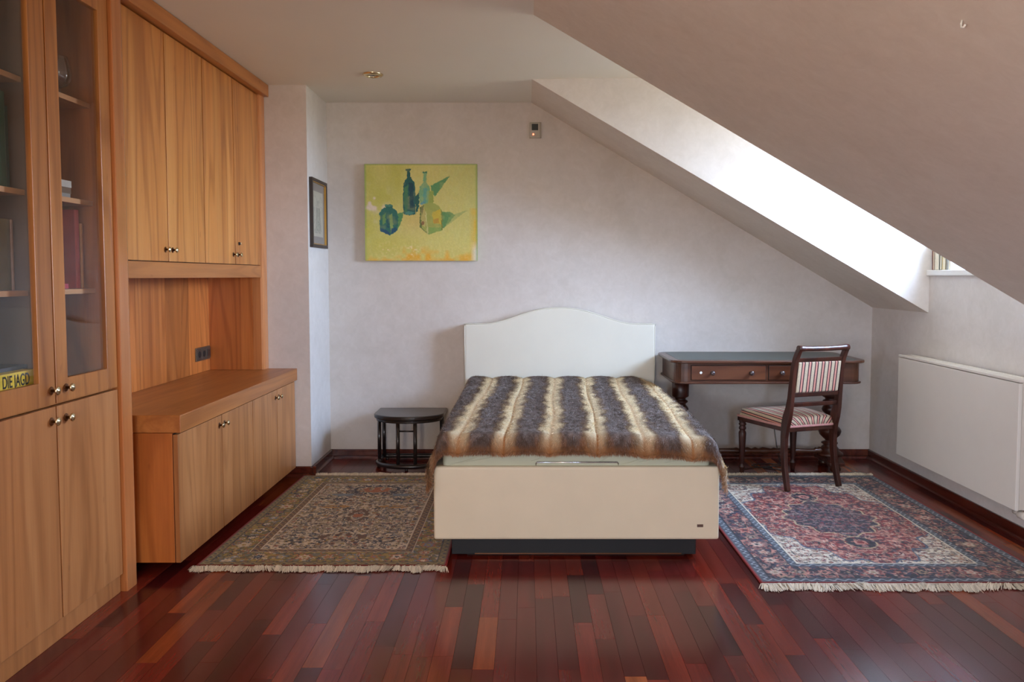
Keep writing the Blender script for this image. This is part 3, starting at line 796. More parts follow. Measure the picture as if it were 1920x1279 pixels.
# ------------------------------------------------------------------ chair
def stripes(name, attr=None):
    m, n, l, b = newmat(name)
    tc = n.new('ShaderNodeTexCoord'); sp = n.new('ShaderNodeSeparateXYZ'); l.new(tc.outputs['Object'], sp.inputs[0])
    mu = n.new('ShaderNodeMath'); mu.operation = 'MULTIPLY_ADD'; mu.inputs[1].default_value = 1 / 0.0507; mu.inputs[2].default_value = 20.225
    if attr:
        at_ = n.new('ShaderNodeAttribute'); at_.attribute_name = attr; l.new(at_.outputs['Fac'], mu.inputs[0])
    else: l.new(sp.outputs['X'], mu.inputs[0])
    fr = n.new('ShaderNodeMath'); fr.operation = 'FRACT'; l.new(mu.outputs[0], fr.inputs[0])
    crm, red, pink, nav = srgb(186, 166, 136), srgb(80, 16, 20), srgb(200, 136, 116), srgb(44, 18, 30)
    c = ramp(n, l, fr.outputs[0], [(0.0, crm), (0.44, nav), (0.52, red), (0.59, pink), (0.83, red), (0.90, nav)], 'CONSTANT')
    # woven sprig dots on the cream bands
    v = coords(n, l, (1, 1, 1)); vo = n.new('ShaderNodeTexVoronoi'); vo.inputs['Scale'].default_value = 110
    l.new(v, vo.inputs['Vector'])
    dots = ramp(n, l, vo.outputs['Distance'], [(0.22, (0.62, 0.58, 0.60, 1)), (0.36, (1, 1, 1, 1))])
    c = mix(n, l, c, dots, 0.55, 'MULTIPLY')
    l.new(c, b.inputs['Base Color']); setp(b, Roughness=0.75, Sheen_Weight=0.15)
    bump(n, l, b, noise(n, l, v, 700, 2), 0.15, 0.001)
    return m
M['stripe'] = stripes('striped_upholstery')
M['pink_braid'] = plain('pink_braid', srgb(186, 132, 124), 0.8, var=0.1, vscale=60)
chr_ = empty('dining_chair', (1.872, 5.156, 0.010), 'antique mahogany side chair with striped seat and back, at the desk', 'chair', rz=R(18.5))
post_c = [(0.000, 0.0), (0.022, 0.07), (0.042, 0.15), (0.054, 0.25), (0.056, 0.34), (0.048, 0.42), (0.034, 0.47), (0.016, 0.53), (0.004, 0.60), (-0.006, 0.70), (-0.016, 0.79), (-0.034, 0.86), (-0.060, 0.912), (-0.078, 0.934)]
post_d = [0.017, 0.018, 0.020, 0.022, 0.025, 0.031, 0.034, 0.027, 0.021, 0.019, 0.018, 0.018, 0.017, 0.013]
def post_x(z): return 0.200 - 0.012 * min(1, z / 0.45) - 0.008 * max(0, (z - 0.45) / 0.48)
def post_y(z):
    for (y0, z0), (y1, z1) in zip(post_c, post_c[1:]):
        if z0 <= z <= z1: return y0 + (y1 - y0) * (z - z0) / (z1 - z0)
    return post_c[-1][0]
for s in (-1, 1):
    secs = []
    for i, ((y, z), dpt) in enumerate(zip(post_c, post_d)):
        a = post_c[max(0, i - 1)]; c2 = post_c[min(len(post_c) - 1, i + 1)]
        t = Vector((0, c2[0] - a[0], c2[1] - a[1])).normalized(); nrm = Vector((0, t.z, -t.y))
        secs.append(((s * post_x(z), y, z), (0.0145, 0, 0), nrm * dpt))
    MB().sweep(None, secs).build('rear_leg', M['mahogany'], chr_, 0.004, 2, local=True)
leg_prof = [(0.013, 0), (0.016, 0.012), (0.017, 0.045), (0.021, 0.055), (0.022, 0.062), (0.014, 0.072), (0.015, 0.085), (0.018, 0.12), (0.025, 0.27), (0.026, 0.300), (0.022, 0.312), (0.017, 0.318), (0.025, 0.328), (0.025, 0.338), (0.019, 0.350), (0.026, 0.358), (0.026, 0.366), (0.020, 0.372), (0.025, 0.378), (0.025, 0.40)]
for s in (-1, 1):
    MB().lathe(leg_prof, (s * 0.212, 0.500, -0.010), 20).build('front_leg', M['mahogany'], chr_, local=True)
def seat_out(d=0.0):
    return [(-0.190 - d, 0.035 - d), (0.190 + d, 0.035 - d), (0.238 + d, 0.530 + d), (-0.238 - d, 0.530 + d)]
MB().prism(seat_out(-0.002), 0.375, 0.405).build('seat_rail', M['mahogany'], chr_, 0.004, local=True)
MB().prism(seat_out(0.001), 0.403, 0.418).build('braid', M['pink_braid'], chr_, 0.003, local=True)
# domed seat cushion
n_ = 22; sv, sf = [], []
for j in range(n_ + 1):
    for i in range(n_ + 1):
        t_, s_ = j / n_, i / n_ * 2 - 1
        hw = (0.190 + 0.048 * t_); ed = min(1 - abs(s_), 2 * min(t_, 1 - t_)); 
        rd = 1 - max(0, 1 - ed / 0.14) ** 2.2
        sv.append((s_ * hw * (0.985 + 0.015 * rd), 0.035 + 0.495 * t_, 0.416 + 0.050 * rd + 0.022 * (1 - s_ * s_) * (1 - (2 * t_ - 1) ** 2)))
for j in range(n_):
    for i in range(n_):
        a = j * (n_ + 1) + i; sf.append((a, a + 1, a + n_ + 2, a + n_ + 1))
ring = [i for i in range(n_ + 1)] + [j * (n_ + 1) + n_ for j in range(1, n_ + 1)] + [n_ * (n_ + 1) + i for i in range(n_ - 1, -1, -1)] + [j * (n_ + 1) for j in range(n_ - 1, 0, -1)]
seat = MB().add(sv, sf, True).build('seat', stripes('striped_seat_cover', 'arc'), chr_, local=True)
ac = seat.data.attributes.new('arc', 'FLOAT', 'POINT')
ac.data.foreach_set('value', [p[0] * 0.86 + math.copysign(max(0, 0.478 - p[2]) * 1.1, p[0]) * min(1, abs(p[0]) / 0.12) for p in sv])
so_ = seat.modifiers.new('thick', 'SOLIDIFY'); so_.thickness = 0.02; so_.offset = -1
def rail(name, z0, z1, d, mat, bev=0.004, inset=0.012):
    zc = (z0 + z1) / 2; xx = post_x(zc) - inset
    y0, y1 = post_y(z0), post_y(z1)
    v = [(-xx, y0 - d, z0), (xx, y0 - d, z0), (xx, y0 + d, z0), (-xx, y0 + d, z0), (-xx, y1 - d, z1), (xx, y1 - d, z1), (xx, y1 + d, z1), (-xx, y1 + d, z1)]
    return MB().hexa(v).build(name, mat, chr_, bev, local=True)
rail('lower_back_rail', 0.545, 0.572, 0.012, M['mahogany'])
bk = rail('back_rail', 0.610, 0.640, 0.013, M['mahogany'])
rail('back_rail', 0.838, 0.866, 0.013, M['mahogany'])
rail('backrest', 0.638, 0.840, 0.016, M['stripe'], 0.008, 0.018)
tr_ = [(-0.192 + 0.384 * t, -0.070, 0.930 - 0.004 * math.sin(math.pi * t)) for t in np.linspace(0, 1, 15)]
MB().tube(tr_, [0.020, 0.020, 0.017] + [0.0165] * 9 + [0.017, 0.020, 0.020], 14).build('top_rail', M['mahogany'], chr_, local=True)

# ------------------------------------------------------------------ half-moon side table
stt = empty('side_table', (-0.875, 5.72, 0), 'small half-moon black lacquered side table left of the bed', 'side table')
SX0, SX1, SYB, SYM, SYF = -1.120, -0.608, 6.055, 5.83, 5.645
def moon(d=0.0, nseg=26):
    cx, hw = (SX0 + SX1) / 2, (SX1 - SX0) / 2 + d
    pts = [(cx + hw, SYB + d)]
    for i in range(nseg + 1):
        a = R(0 - 180 * i / nseg); pts.append((cx + hw * math.cos(a), SYM + (SYM - SYF + d) * math.sin(a)))
    pts.append((cx - hw, SYB + d))
    return pts
MB().prism(moon(0.0), 0.364, 0.395).build('table_top', M['black_lacquer'], stt, 0.008, 3)
MB().prism(moon(-0.016), 0.342, 0.365).build('apron', M['black_lacquer'], stt, 0.006, 2)
cx = (SX0 + SX1) / 2
rg = [(x_, y_, 0.030) for x_, y_ in moon(-0.022)]
rr = []
for i in range(len(rg)):
    a, b2 = Vector(rg[i]), Vector(rg[(i + 1) % len(rg)])
    ns = max(1, int((b2 - a).length / 0.04))
    rr += [tuple(a.lerp(b2, t / ns)) for t in range(ns)]
MB().tube(rr, 0.017, 10, closed=True).build('base_ring', M['black_lacquer'], stt)
for lx, ly in ((SX0 + 0.025, 5.88), (SX0 + 0.035, 6.02), (SX1 - 0.025, 5.88), (SX1 - 0.035, 6.02), (cx - 0.062, 5.684), (cx + 0.062, 5.684)):
    MB().lathe([(0.0135, 0.02), (0.0135, 0.35)], (lx, ly, 0), 14).build('leg', M['black_lacquer'], stt)
MB().lathe([(0.006, -0.06), (0.006, 0.06)], (cx, 5.684, 0.285), 12, 'x').build('crossbar', M['black_lacquer'], stt)
for lx, ly in ((SX0 + 0.032, 5.80), (SX1 - 0.032, 5.80), (cx, 5.668), (cx - 0.2, 6.033), (cx + 0.2, 6.033)):
    MB().lathe([(0.012, 0), (0.012, 0.016)], (lx, ly, 0), 12).build('foot_pad', M['black_lacquer'], stt)

# ------------------------------------------------------------------ Persian rugs (knotted colours as a per-knot colour layer)
def nz(shape, cell, seed, period_sym=False):
    h, w = shape; g = np.random.default_rng(seed).random((int(h / cell) + 4, int(w / cell) + 4))
    yy, xx = np.meshgrid(np.arange(h) / cell, np.arange(w) / cell, indexing='ij')
    i, j = yy.astype(int), xx.astype(int); fa, fb = yy - i, xx - j
    fa, fb = fa * fa * (3 - 2 * fa), fb * fb * (3 - 2 * fb)
    return (g[i, j] * (1 - fa) + g[i + 1, j] * fa) * (1 - fb) + (g[i, j + 1] * (1 - fa) + g[i + 1, j + 1] * fa) * fb
def put(img, mask, c): img[mask] = np_lin(c)
def flowers(img, area_mask, step, xs, ys, centres, cols, seed):
    rg_ = np.random.default_rng(seed)
    for cx_, cy_, r0 in centres:
        n_p = rg_.integers(5, 9); ph = rg_.uniform(0, 6.28)
        i0, i1 = np.searchsorted(ys, cy_ - r0 * 1.4), np.searchsorted(ys, cy_ + r0 * 1.4)
        j0, j1 = np.searchsorted(xs, cx_ - r0 * 1.4), np.searchsorted(xs, cx_ + r0 * 1.4)
        if i1 <= i0 or j1 <= j0: continue
        Y, X = np.meshgrid(ys[i0:i1] - cy_, xs[j0:j1] - cx_, indexing='ij')
        rr_ = np.hypot(X, Y); th = np.arctan2(Y, X)
        pet = r0 * (0.80 + 0.22 * np.cos(n_p * th + ph))
        sub = img[i0:i1, j0:j1]; am = area_mask[i0:i1, j0:j1]
        c = [np_lin(cols[q]) for q in rg_.choice(len(cols), 3, replace=False)]
        for fac, cc in ((1.0, c[0]), (0.72, c[1]), (0.34, c[2])):
            mk = (rr_ < pet * fac) & am; sub[mk] = cc
def poisson(x0, x1, y0, y1, rmin, rmax, n_, seed, gap=1.05):
    rg_ = np.random.default_rng(seed); out = []
    for _ in range(n_ * 6):
        r0 = rg_.uniform(rmin, rmax); c = (rg_.uniform(x0, x1), rg_.uniform(y0, y1), r0)
        if all((c[0] - o[0]) ** 2 + (c[1] - o[1]) ** 2 > ((c[2] + o[2]) * gap) ** 2 for o in out[-400:]): out.append(c)
        if len(out) >= n_: break
    return out
def rug(key, name, label, style, edge_lean=0.0):
    x0, x1, y0, y1 = RUGS[key]; W, L = x1 - x0, y1 - y0; st_ = 0.0040
    nx, ny = int(W / st_), int(L / st_)
    xs, ys = np.linspace(0, W, nx), np.linspace(0, L, ny)
    Y, X = np.meshgrid(ys, xs, indexing='ij')
    mx, my = np.minimum(X, W - X), np.minimum(Y, L - Y)
    dd = np.minimum(mx, my)
    # mirrored noise for the scrolling vines (left and right halves match)
    half = lambda a: np.concatenate([a[:, :(nx + 1) // 2], a[:, :nx // 2][:, ::-1]], 1)
    vine = half(nz((ny, nx), 9, 21)); vine2 = half(nz((ny, nx), 6, 22)); blob = half(nz((ny, nx), 5, 23)); hue = half(nz((ny, nx), 7, 24))
    img = np.zeros((ny, nx, 3))
    lines = (np.abs(vine - 0.5) < 0.035); lines2 = (np.abs(vine2 - 0.5) < 0.05)
    if style == 'medallion':
        navy, cream, red, pink, blue, grey, sand = (15, 15, 32), (198, 186, 166), (112, 22, 24), (172, 116, 100), (64, 78, 98), (120, 126, 132), (168, 146, 112)
        field = dd >= 0.245
        put(img, field, cream)
        put(img, field & (blob > 0.62), (150, 132, 118)); put(img, field & lines, navy); put(img, field & lines2 & (hue > 0.42), (96, 30, 32)); put(img, field & (np.abs(vine - 0.36) < 0.022), navy)
        cxr, cyr = W / 2, L / 2
        th = np.arctan2((Y - cyr) / 0.70, (X - cxr) / 0.43); rad = np.hypot((X - cxr) / 0.43, (Y - cyr) / 0.70)
        lob = 1 + 0.055 * np.cos(16 * th) + 0.05 * np.cos(4 * th)
        med = field & (rad < lob)
        put(img, field & (np.abs(rad - lob) < 0.03), blue)
        put(img, med, red); put(img, med & (blob > 0.66), pink); put(img, med & (blob < 0.33), (48, 28, 40)); put(img, med & lines, (150, 110, 96)); put(img, med & lines2 & (hue < 0.5), navy); put(img, med & (np.abs(vine - 0.64) < 0.02), (190, 170, 150))
        th2 = np.arctan2(Y - cyr, X - cxr); rad2 = np.hypot((X - cxr) / 0.235, (Y - cyr) / 0.30)
        lob2 = 1 + 0.07 * np.cos(12 * th2) + 0.05 * np.cos(4 * th2)
        inner = rad2 < lob2
        put(img, (np.abs(rad2 - lob2) < 0.05), sand)
        put(img, inner, navy); put(img, inner & (blob > 0.68), (120, 84, 80)); put(img, inner & lines, (120, 104, 100)); put(img, inner & lines2 & (hue > 0.55), red)
        for sg in (-1, 1):
            pr_ = np.hypot((X - cxr) / 0.075, (Y - cyr - sg * 0.43) / 0.085)
            put(img, pr_ < 1.12, sand); put(img, pr_ < 1, navy); put(img, pr_ < 0.45, pink); put(img, pr_ < 0.25, red)
        all_ = poisson(0.25, W / 2, 0.25, L - 0.25, 0.008, 0.020, 480, 31)
        both = all_ + [(W - a, b2, c) for a, b2, c in all_]
        flowers(img, field & ~med, st_, xs, ys, both, (navy, red, cream, pink, blue, sand), 32)
        flowers(img, med & ~inner, st_, xs, ys, both, (navy, red, pink, (72, 60, 80), (124, 40, 34), (150, 124, 100)), 33)
        flowers(img, inner, st_, xs, ys, [c for c in both if abs(c[0] - cxr) < 0.3], (red, (130, 110, 104), (110, 70, 72), (52, 56, 84), navy), 34)
        bands = [(0.012, (112, 30, 30)), (0.052, 'guard'), (0.058, navy), (0.198, 'border'), (0.204, navy), (0.238, 'guard'), (0.246, cream)]
        bcol, gcol, bfl = navy, (60, 68, 76), (pink, (176, 158, 140), (124, 52, 46), navy, (140, 116, 92), navy)
        bl_a, bl_b = (110, 82, 78), (40, 40, 60)
    else:
        navy, cream, olive, gold, blue, rust, brown = (32, 34, 52), (208, 192, 168), (116, 102, 46), (158, 132, 56), (108, 122, 136), (166, 92, 48), (96, 66, 44)
        field = dd >= 0.235
        put(img, field, cream); put(img, field & (blob > 0.58), (150, 136, 116)); put(img, field & (blob < 0.26), (112, 104, 104))
        put(img, field & lines, navy); put(img, field & lines2 & (hue > 0.52), brown); put(img, field & lines2 & (hue < 0.3), gold)
        all_ = poisson(0.24, W / 2, 0.24, L - 0.24, 0.009, 0.020, 420, 41)
        both = all_ + [(W - a, b2, c) for a, b2, c in all_]
        flowers(img, field, st_, xs, ys, both, (navy, navy, cream, rust, blue, gold, brown), 42)
        # a vase-of-flowers figure: larger sprays on the middle axis, birds at the sides
        for cy_, rx, ry, c in ((0.42, 0.11, 0.04, brown), (0.80, 0.05, 0.10, brown), (1.36, 0.17, 0.10, navy)):
            rr2 = np.hypot((X - W / 2) / rx, (Y - cy_) / ry)
            put(img, field & (np.abs(rr2 - 1) < 0.22) & (blob > 0.48), c); put(img, field & (rr2 < 0.6) & (hue > 0.5), rust)
        for cx_, cy_ in ((0.42, 0.98), (W - 0.42, 0.98), (0.42, 1.24), (W - 0.42, 1.24)):
            rr2 = np.hypot((X - cx_) / 0.09, (Y - cy_) / 0.03); put(img, field & (rr2 < 1) & (blob > 0.3), blue if cy_ > 1.1 else (176, 128, 60))
        for cx_, cy_ in ((0.40, 0.36), (W - 0.40, 0.36), (0.38, 1.12), (W - 0.38, 1.12)):
            for q in range(16):
                ax, ay = cx_ + rng.uniform(-0.09, 0.09), cy_ + rng.uniform(-0.05, 0.05)
                put(img, np.hypot(X - ax, Y - ay) < 0.010, navy)
        bands = [(0.012, (120, 30, 28)), (0.046, 'guard'), (0.052, navy), (0.186, 'border'), (0.192, cream), (0.226, 'guard2'), (0.236, cream)]
        bcol, gcol, bfl = olive, (122, 104, 58), (navy, cream, rust, blue, gold, (190, 170, 140))
        bl_a, bl_b = gold, (110, 108, 92)
    lo = 0.0
    for hi, c in bands:
        mk = (dd >= lo) & (dd < hi)
        if c == 'border':
            put(img, mk, bcol); put(img, mk & (blob > 0.62), bl_a); put(img, mk & (blob < 0.32), bl_b); put(img, mk & lines, bfl[0] if style != 'medallion' else pink); put(img, mk & lines2 & (hue > 0.5), bfl[2])
            mid = (lo + hi) / 2; sp_ = 0.115; cs = []
            for k_ in range(int(W / sp_) + 1):
                for yy_ in (mid, L - mid): cs.append((W / 2 + (k_ - int(W / sp_ / 2)) * sp_, yy_, 0.030 if k_ % 2 else 0.043))
            for k_ in range(int(L / sp_) + 1):
                for xx_ in (mid, W - mid): cs.append((xx_, L / 2 + (k_ - int(L / sp_ / 2)) * sp_, 0.030 if k_ % 2 else 0.043))
            sm2 = poisson(0.03, W - 0.03, 0.03, L - 0.03, 0.008, 0.016, 900, 51)
            flowers(img, mk, st_, xs, ys, [c for c in sm2 if min(c[0], W - c[0], c[1], L - c[1]) < hi], bfl, 52)
            flowers(img, mk, st_, xs, ys, cs, bfl, 53)
        elif c in ('guard', 'guard2'):
            base = gcol if c == 'guard' else (104, 70, 44)
            put(img, mk, base)
            t_ = np.where(mx < my, Y, X); md = (lo + hi) / 2
            wave_ = md + 0.010 * np.sin(t_ * 2 * np.pi / 0.05)
            put(img, mk & (np.abs(dd - wave_) < 0.004), (136, 142, 148) if style == 'medallion' else (150, 128, 84))
            put(img, mk & (np.hypot((t_ % 0.05) - 0.0125, dd - md + 0.004) < 0.007), (38, 40, 60) if style == 'medallion' else (60, 62, 66))
        else:
            put(img, mk, c)
        lo = hi
    # knot-to-knot variation
    img *= (0.86 + 0.28 * nz((ny, nx), 1.0, 61))[..., None]
    img *= (0.92 + 0.16 * nz((ny, nx), 18, 62))[..., None]
    zz = 0.0075 + 0.0012 * nz((ny, nx), 3, 63) + 0.0015 * nz((ny, nx), 60, 64)
    ed = np.minimum(mx, my) < 0.003; zz = np.where(ed, 0.0045, zz)
    lean = edge_lean * (Y / L) * (1 - X / W)
    root = empty(name, ((x0 + x1) / 2, (y0 + y1) / 2, 0), label, 'rug')
    Vt = np.stack([x0 + X + lean, y0 + Y, zz], -1).reshape(-1, 3) - np.array(root.location)
    fast_mesh('pile', Vt, grid_quads(ny, nx)[:, ::-1], attr_mat('rug_wool_' + key, 0.9, spec=0.1, sheen=0.2, bumpy=0.2), root, img.reshape(-1, 3))
    MB().hexa([(x0, y0, 0.0004), (x1, y0, 0.0004), (x1, y1, 0.0004), (x0 + edge_lean, y1, 0.0004), (x0, y0, 0.0045), (x1, y0, 0.0045), (x1, y1, 0.0045), (x0 + edge_lean, y1, 0.0045)]).build('backing', M['rug_edge'], root)
    for sgn, yy_ in ((-1, y0), (1, y1)):
        MB().box(x0 + (edge_lean if sgn > 0 else 0), x1, yy_ - 0.012 if sgn < 0 else yy_, yy_ if sgn < 0 else yy_ + 0.012, 0.0006, 0.006).build('kilim_end', M['fringe'], root)
        fv, ft_ = [], []
        N = 1900; rg_ = np.random.default_rng(70 + sgn)
        fx = np.sort(rg_.uniform(x0 + (edge_lean if sgn > 0 else 0), x1, N))
        cl = np.interp(fx, np.linspace(x0, x1, 40), rg_.normal(0, 0.5, 40)); ln = np.interp(fx, np.linspace(x0, x1, 50), rg_.uniform(0.060, 0.098, 50) * (1.0 if key == 'right' else 0.82) if sgn < 0 else rg_.uniform(0.042, 0.082, 50))
        for i in range(N):
            b0 = np.array([fx[i], yy_ + sgn * 0.003, 0.004]); a = cl[i] + rg_.normal(0, 0.18); Ln = ln[i] * rg_.uniform(0.8, 1.1)
            dirv = np.array([math.sin(a), sgn * math.cos(a), 0]); sd = np.array([dirv[1], -dirv[0], 0]); w_ = 0.0019
            hgt = rg_.uniform(0.004, 0.016)
            p1 = b0 + dirv * Ln * 0.5 + np.array([0, 0, hgt]); p2 = b0 + dirv * Ln; p2[2] = rg_.uniform(0.0015, 0.006)
            q = len(fv); fv += [b0 - sd * w_, b0 + sd * w_, p1 - sd * w_, p1 + sd * w_, p2 - sd * w_ * 0.6, p2 + sd * w_ * 0.6]
            ft_ += [(q, q + 1, q + 3, q + 2), (q + 2, q + 3, q + 5, q + 4)]
        cc_ = np.tile(np_lin((224, 212, 190)), (len(fv), 1)) * np.repeat(rg_.uniform(0.75, 1.1, N), 6)[:, None]
        fo = fast_mesh('fringe', np.array(fv) - np.array(root.location), ft_, M['fringe_attr'], root, cc_, False)
        fo['kind'] = 'stuff'
    # red overcast selvedges along the long sides
    for xx_, lean_ in ((x0, edge_lean), (x1, 0.0)):
        MB().tube([(xx_ + lean_ * t, y0 + (y1 - y0) * t, 0.005) for t in np.linspace(0, 1, 20)], 0.0048, 8).build('selvedge', M['rug_edge'], root)
    return root
M['rug_edge'] = plain('rug_red_edge', srgb(126, 30, 26), 0.85, var=0.12, vscale=90)
M['fringe'] = plain('fringe_cotton', srgb(206, 192, 168), 0.9, var=0.08, vscale=60)
M['fringe_attr'] = attr_mat('fringe_strands', 0.9, spec=0.1)
rug('left', 'persian_rug', 'olive and cream Persian rug with a garden pattern between sideboard and bed', 'garden', 0.035)
rug('right', 'persian_rug', 'navy and red medallion Persian rug under the chair, right of the bed', 'medallion')

# ------------------------------------------------------------------ radiator
rd = empty('radiator', (2.56, 4.72, 0.19), 'flat white panel radiator hung on the right knee wall', 'radiator')
MB().box(2.515, 2.535, 4.062, 5.392, 0.188, 0.850).build('front_panel', M['radiator'], rd, 0.004, 3)
MB().box(2.536, 2.612, 4.064, 4.070, 0.192, 0.862).build('side_cover', M['radiator_side'], rd, 0.001)
MB().box(2.536, 2.612, 5.384, 5.390, 0.192, 0.862).build('side_cover', M['radiator_side'], rd, 0.001)
gr = MB().box(2.514, 2.534, 4.060, 5.394, 0.854, 0.868).box(2.596, 2.614, 4.060, 5.394, 0.854, 0.868)
top_g = gr.build('top_grille', M['radiator'], rd, 0.002)
for i in range(14):
    y0 = 4.062 + i * 0.0952
    MB().box(2.534, 2.596, y0, y0 + 0.086, 0.856, 0.866).build('grille_slat', M['radiator'], rd)
MB().box(2.56, 2.60, 4.09, 5.36, 0.20, 0.84).build('heating_panel', M['radiator_side'], rd)
for y_ in (4.4, 5.1):
    MB().box(2.600, 2.6355, y_, y_ + 0.04, 0.25, 0.80).build('bracket', M['radiator_side'], rd)
vl = MB().lathe([(0.012, -0.03), (0.012, 0.0)], (2.555, 4.10, 0.19), 14).lathe([(0.016, 0), (0.020, 0.01), (0.020, 0.05), (0.016, 0.055)], (2.555, 4.035, 0.165), 16, 'y').lathe([(0.011, 0.05), (0.011, 0.10)], (2.555, 4.035, 0.165), 14, 'y')
vl.tube([(2.555, 4.10, 0.16), (2.575, 4.10, 0.158), (2.634, 4.10, 0.158)], 0.009, 10)
vl.build('valve', M['radiator_side'], rd)

# ------------------------------------------------------------------ painting
cw, ch_ = 420, 360
PX0, PX1, PZ0, PZ1, PY = -1.221, -0.374, 1.513, 2.237, 6.062
# canvas drawn in its own units: u 0..1225, v 0..1055 (v downwards)
vv_, uu_ = np.meshgrid(np.linspace(0, 1055, ch_), np.linspace(0, 1225, cw), indexing='ij')
def sfield(cell, seed, stretch=1): 
    a = nz((ch_, cw), cell, seed); return a
n1, n2, n3, n4 = nz((ch_, cw), 60, 81), nz((ch_, cw), 18, 82), nz((ch_, cw), 6, 83), nz((ch_, cw), 2.5, 84)
def blend(img, a, c): a = np.clip(a, 0, 1)[..., None]; return img * (1 - a) + np_lin(c) * a
img = np.broadcast_to(np_lin((208, 200, 116)), (ch_, cw, 3)).copy()
st1 = np.clip(nz((ch_, cw * 3), 14, 85)[:, ::3] * 1.6 - 0.4, 0, 1)
img = blend(img, st1 * 0.35, (214, 206, 138))
img = blend(img, (1 - uu_ / 600) * 0.6 + (n1 - 0.5) * 0.9, (184, 184, 78))
img = blend(img, (vv_ / 1055 - 0.45) * 0.9 + (n1 - 0.5) * 0.5, (214, 198, 100))
img = blend(img, np.clip(uu_ / 1225 - 0.55, 0, 1) * 1.2 * np.clip(1 - vv_ / 900, 0, 1) + (n2 - 0.5) * 0.3, (184, 196, 124))
img = blend(img, np.exp(-((uu_ - 560) / 170) ** 2 - ((vv_ - 610) / 130) ** 2) * 0.8, (208, 186, 110))
img = blend(img, ((vv_ - 930) / 120 - np.abs(uu_ - 700) / 900 + (n2 - 0.5) * 1.5), (222, 168, 52))
img = blend(img, np.clip((uu_ - 1130) / 90, 0, 1) * (vv_ > 480) * (0.4 + n2), (222, 182, 60))
img = blend(img, np.clip((uu_ - 1150) / 60, 0, 1) * np.clip((vv_ - 830) / 120, 0, 1) * 0.9, (228, 226, 214))
img = blend(img, ((n2 - 0.62) * 5) * (np.exp(-((uu_ - 110) / 130) ** 2 - ((vv_ - 430) / 140) ** 2)), (222, 206, 186))
img = blend(img, ((n3 - 0.6) * 4) * (np.exp(-((uu_ - 240) / 60) ** 2 - ((vv_ - 930) / 60) ** 2) + np.exp(-((uu_ - 520) / 60) ** 2 - ((vv_ - 930) / 60) ** 2) + 0.12 * (vv_ > 880)), (226, 206, 150))
img = blend(img, np.maximum(0, 1 - np.minimum(np.minimum(uu_, 1225 - uu_) / 26, vv_ / 18)) * 0.75, (120, 160, 84))
img = blend(img, np.maximum(0, 1 - uu_ / 60) * (vv_ > 700) * 0.5, (196, 190, 80))
def poly_mask(pts, soft=0):
    pts = np.array(pts, float); inside = np.zeros(uu_.shape, bool); j = len(pts) - 1
    wob_u = uu_ + (n3 - 0.5) * 14; wob_v = vv_ + (n4 - 0.5) * 10
    for i in range(len(pts)):
        xi, yi, xj, yj = *pts[i], *pts[j]
        inside ^= ((yi > wob_v) != (yj > wob_v)) & (wob_u < (xj - xi) * (wob_v - yi) / (yj - yi + 1e-9) + xi); j = i
    return inside
def sh(pts, c, a=1.0):
    global img
    img = blend(img, poly_mask(pts) * a * (0.75 + 0.5 * n2), c)
# cast shadows of the bottles, painted in green on the canvas
sh([(355, 540), (425, 520), (405, 600), (365, 705), (350, 700)], (84, 140, 84))
sh([(715, 240), (930, 125), (840, 250), (770, 350), (735, 330)], (92, 146, 92))
sh([(840, 520), (935, 520), (985, 560), (850, 705)], (96, 146, 88))
sh([(930, 560), (1120, 500), (870, 690)], (140, 166, 96), 0.6)
sh([(545, 350), (595, 300), (590, 480), (560, 540)], (34, 92, 82))
# dark tall bottle
sh([(450, 50), (510, 50), (508, 72), (495, 80), (500, 140), (530, 180), (548, 215), (552, 520), (540, 550), (480, 558), (428, 545), (420, 520), (420, 240), (430, 200), (458, 150), (462, 78), (448, 66)], (30, 92, 88))
sh([(430, 260), (470, 220), (475, 400), (460, 530), (432, 520)], (70, 124, 84), 0.8)
sh([(480, 200), (530, 210), (535, 480), (495, 480)], (18, 66, 78), 0.85)
sh([(435, 525), (480, 510), (540, 525), (500, 552), (440, 548)], (84, 146, 128), 0.7)
# pale tall bottle behind
sh([(628, 82), (685, 82), (680, 100), (672, 110), (676, 200), (705, 240), (715, 300), (700, 430), (600, 440), (592, 300), (598, 250), (640, 205), (642, 108), (630, 98)], (120, 170, 122))
sh([(632, 82), (682, 82), (678, 98), (636, 98)], (56, 118, 84))
sh([(635, 260), (680, 260), (672, 420), (640, 430)], (90, 160, 150), 0.8)
sh([(600, 430), (640, 400), (660, 420), (620, 450)], (84, 146, 176), 0.7)
# square clear bottle
sh([(702, 290), (745, 290), (748, 420), (800, 450), (838, 500), (845, 720), (690, 770), (600, 690), (598, 470), (640, 440), (690, 420), (698, 320)], (158, 166, 84), 0.95)
sh([(705, 300), (742, 300), (745, 420), (705, 420)], (140, 160, 72), 0.7)
sh([(735, 520), (825, 490), (835, 660), (740, 640)], (206, 180, 60), 0.8)
sh([(612, 500), (650, 470), (672, 560), (655, 690), (610, 660)], (196, 178, 110), 0.7)
sh([(740, 610), (800, 590), (815, 640), (760, 650)], (186, 140, 60), 0.8)
sh([(605, 640), (640, 620), (650, 660), (610, 665)], (136, 96, 60), 0.8)
sh([(610, 470), (650, 440), (620, 560)], (110, 112, 70), 0.8)
sh([(598, 470), (612, 462), (614, 690), (690, 760), (690, 770), (600, 692)], (84, 104, 56), 0.8)
sh([(834, 500), (845, 520), (848, 720), (836, 722)], (110, 124, 52), 0.8)
sh([(660, 520), (672, 515), (690, 770), (676, 760)], (206, 204, 140), 0.8)
sh([(690, 690), (840, 690), (830, 725), (690, 765)], (124, 164, 84), 0.7)
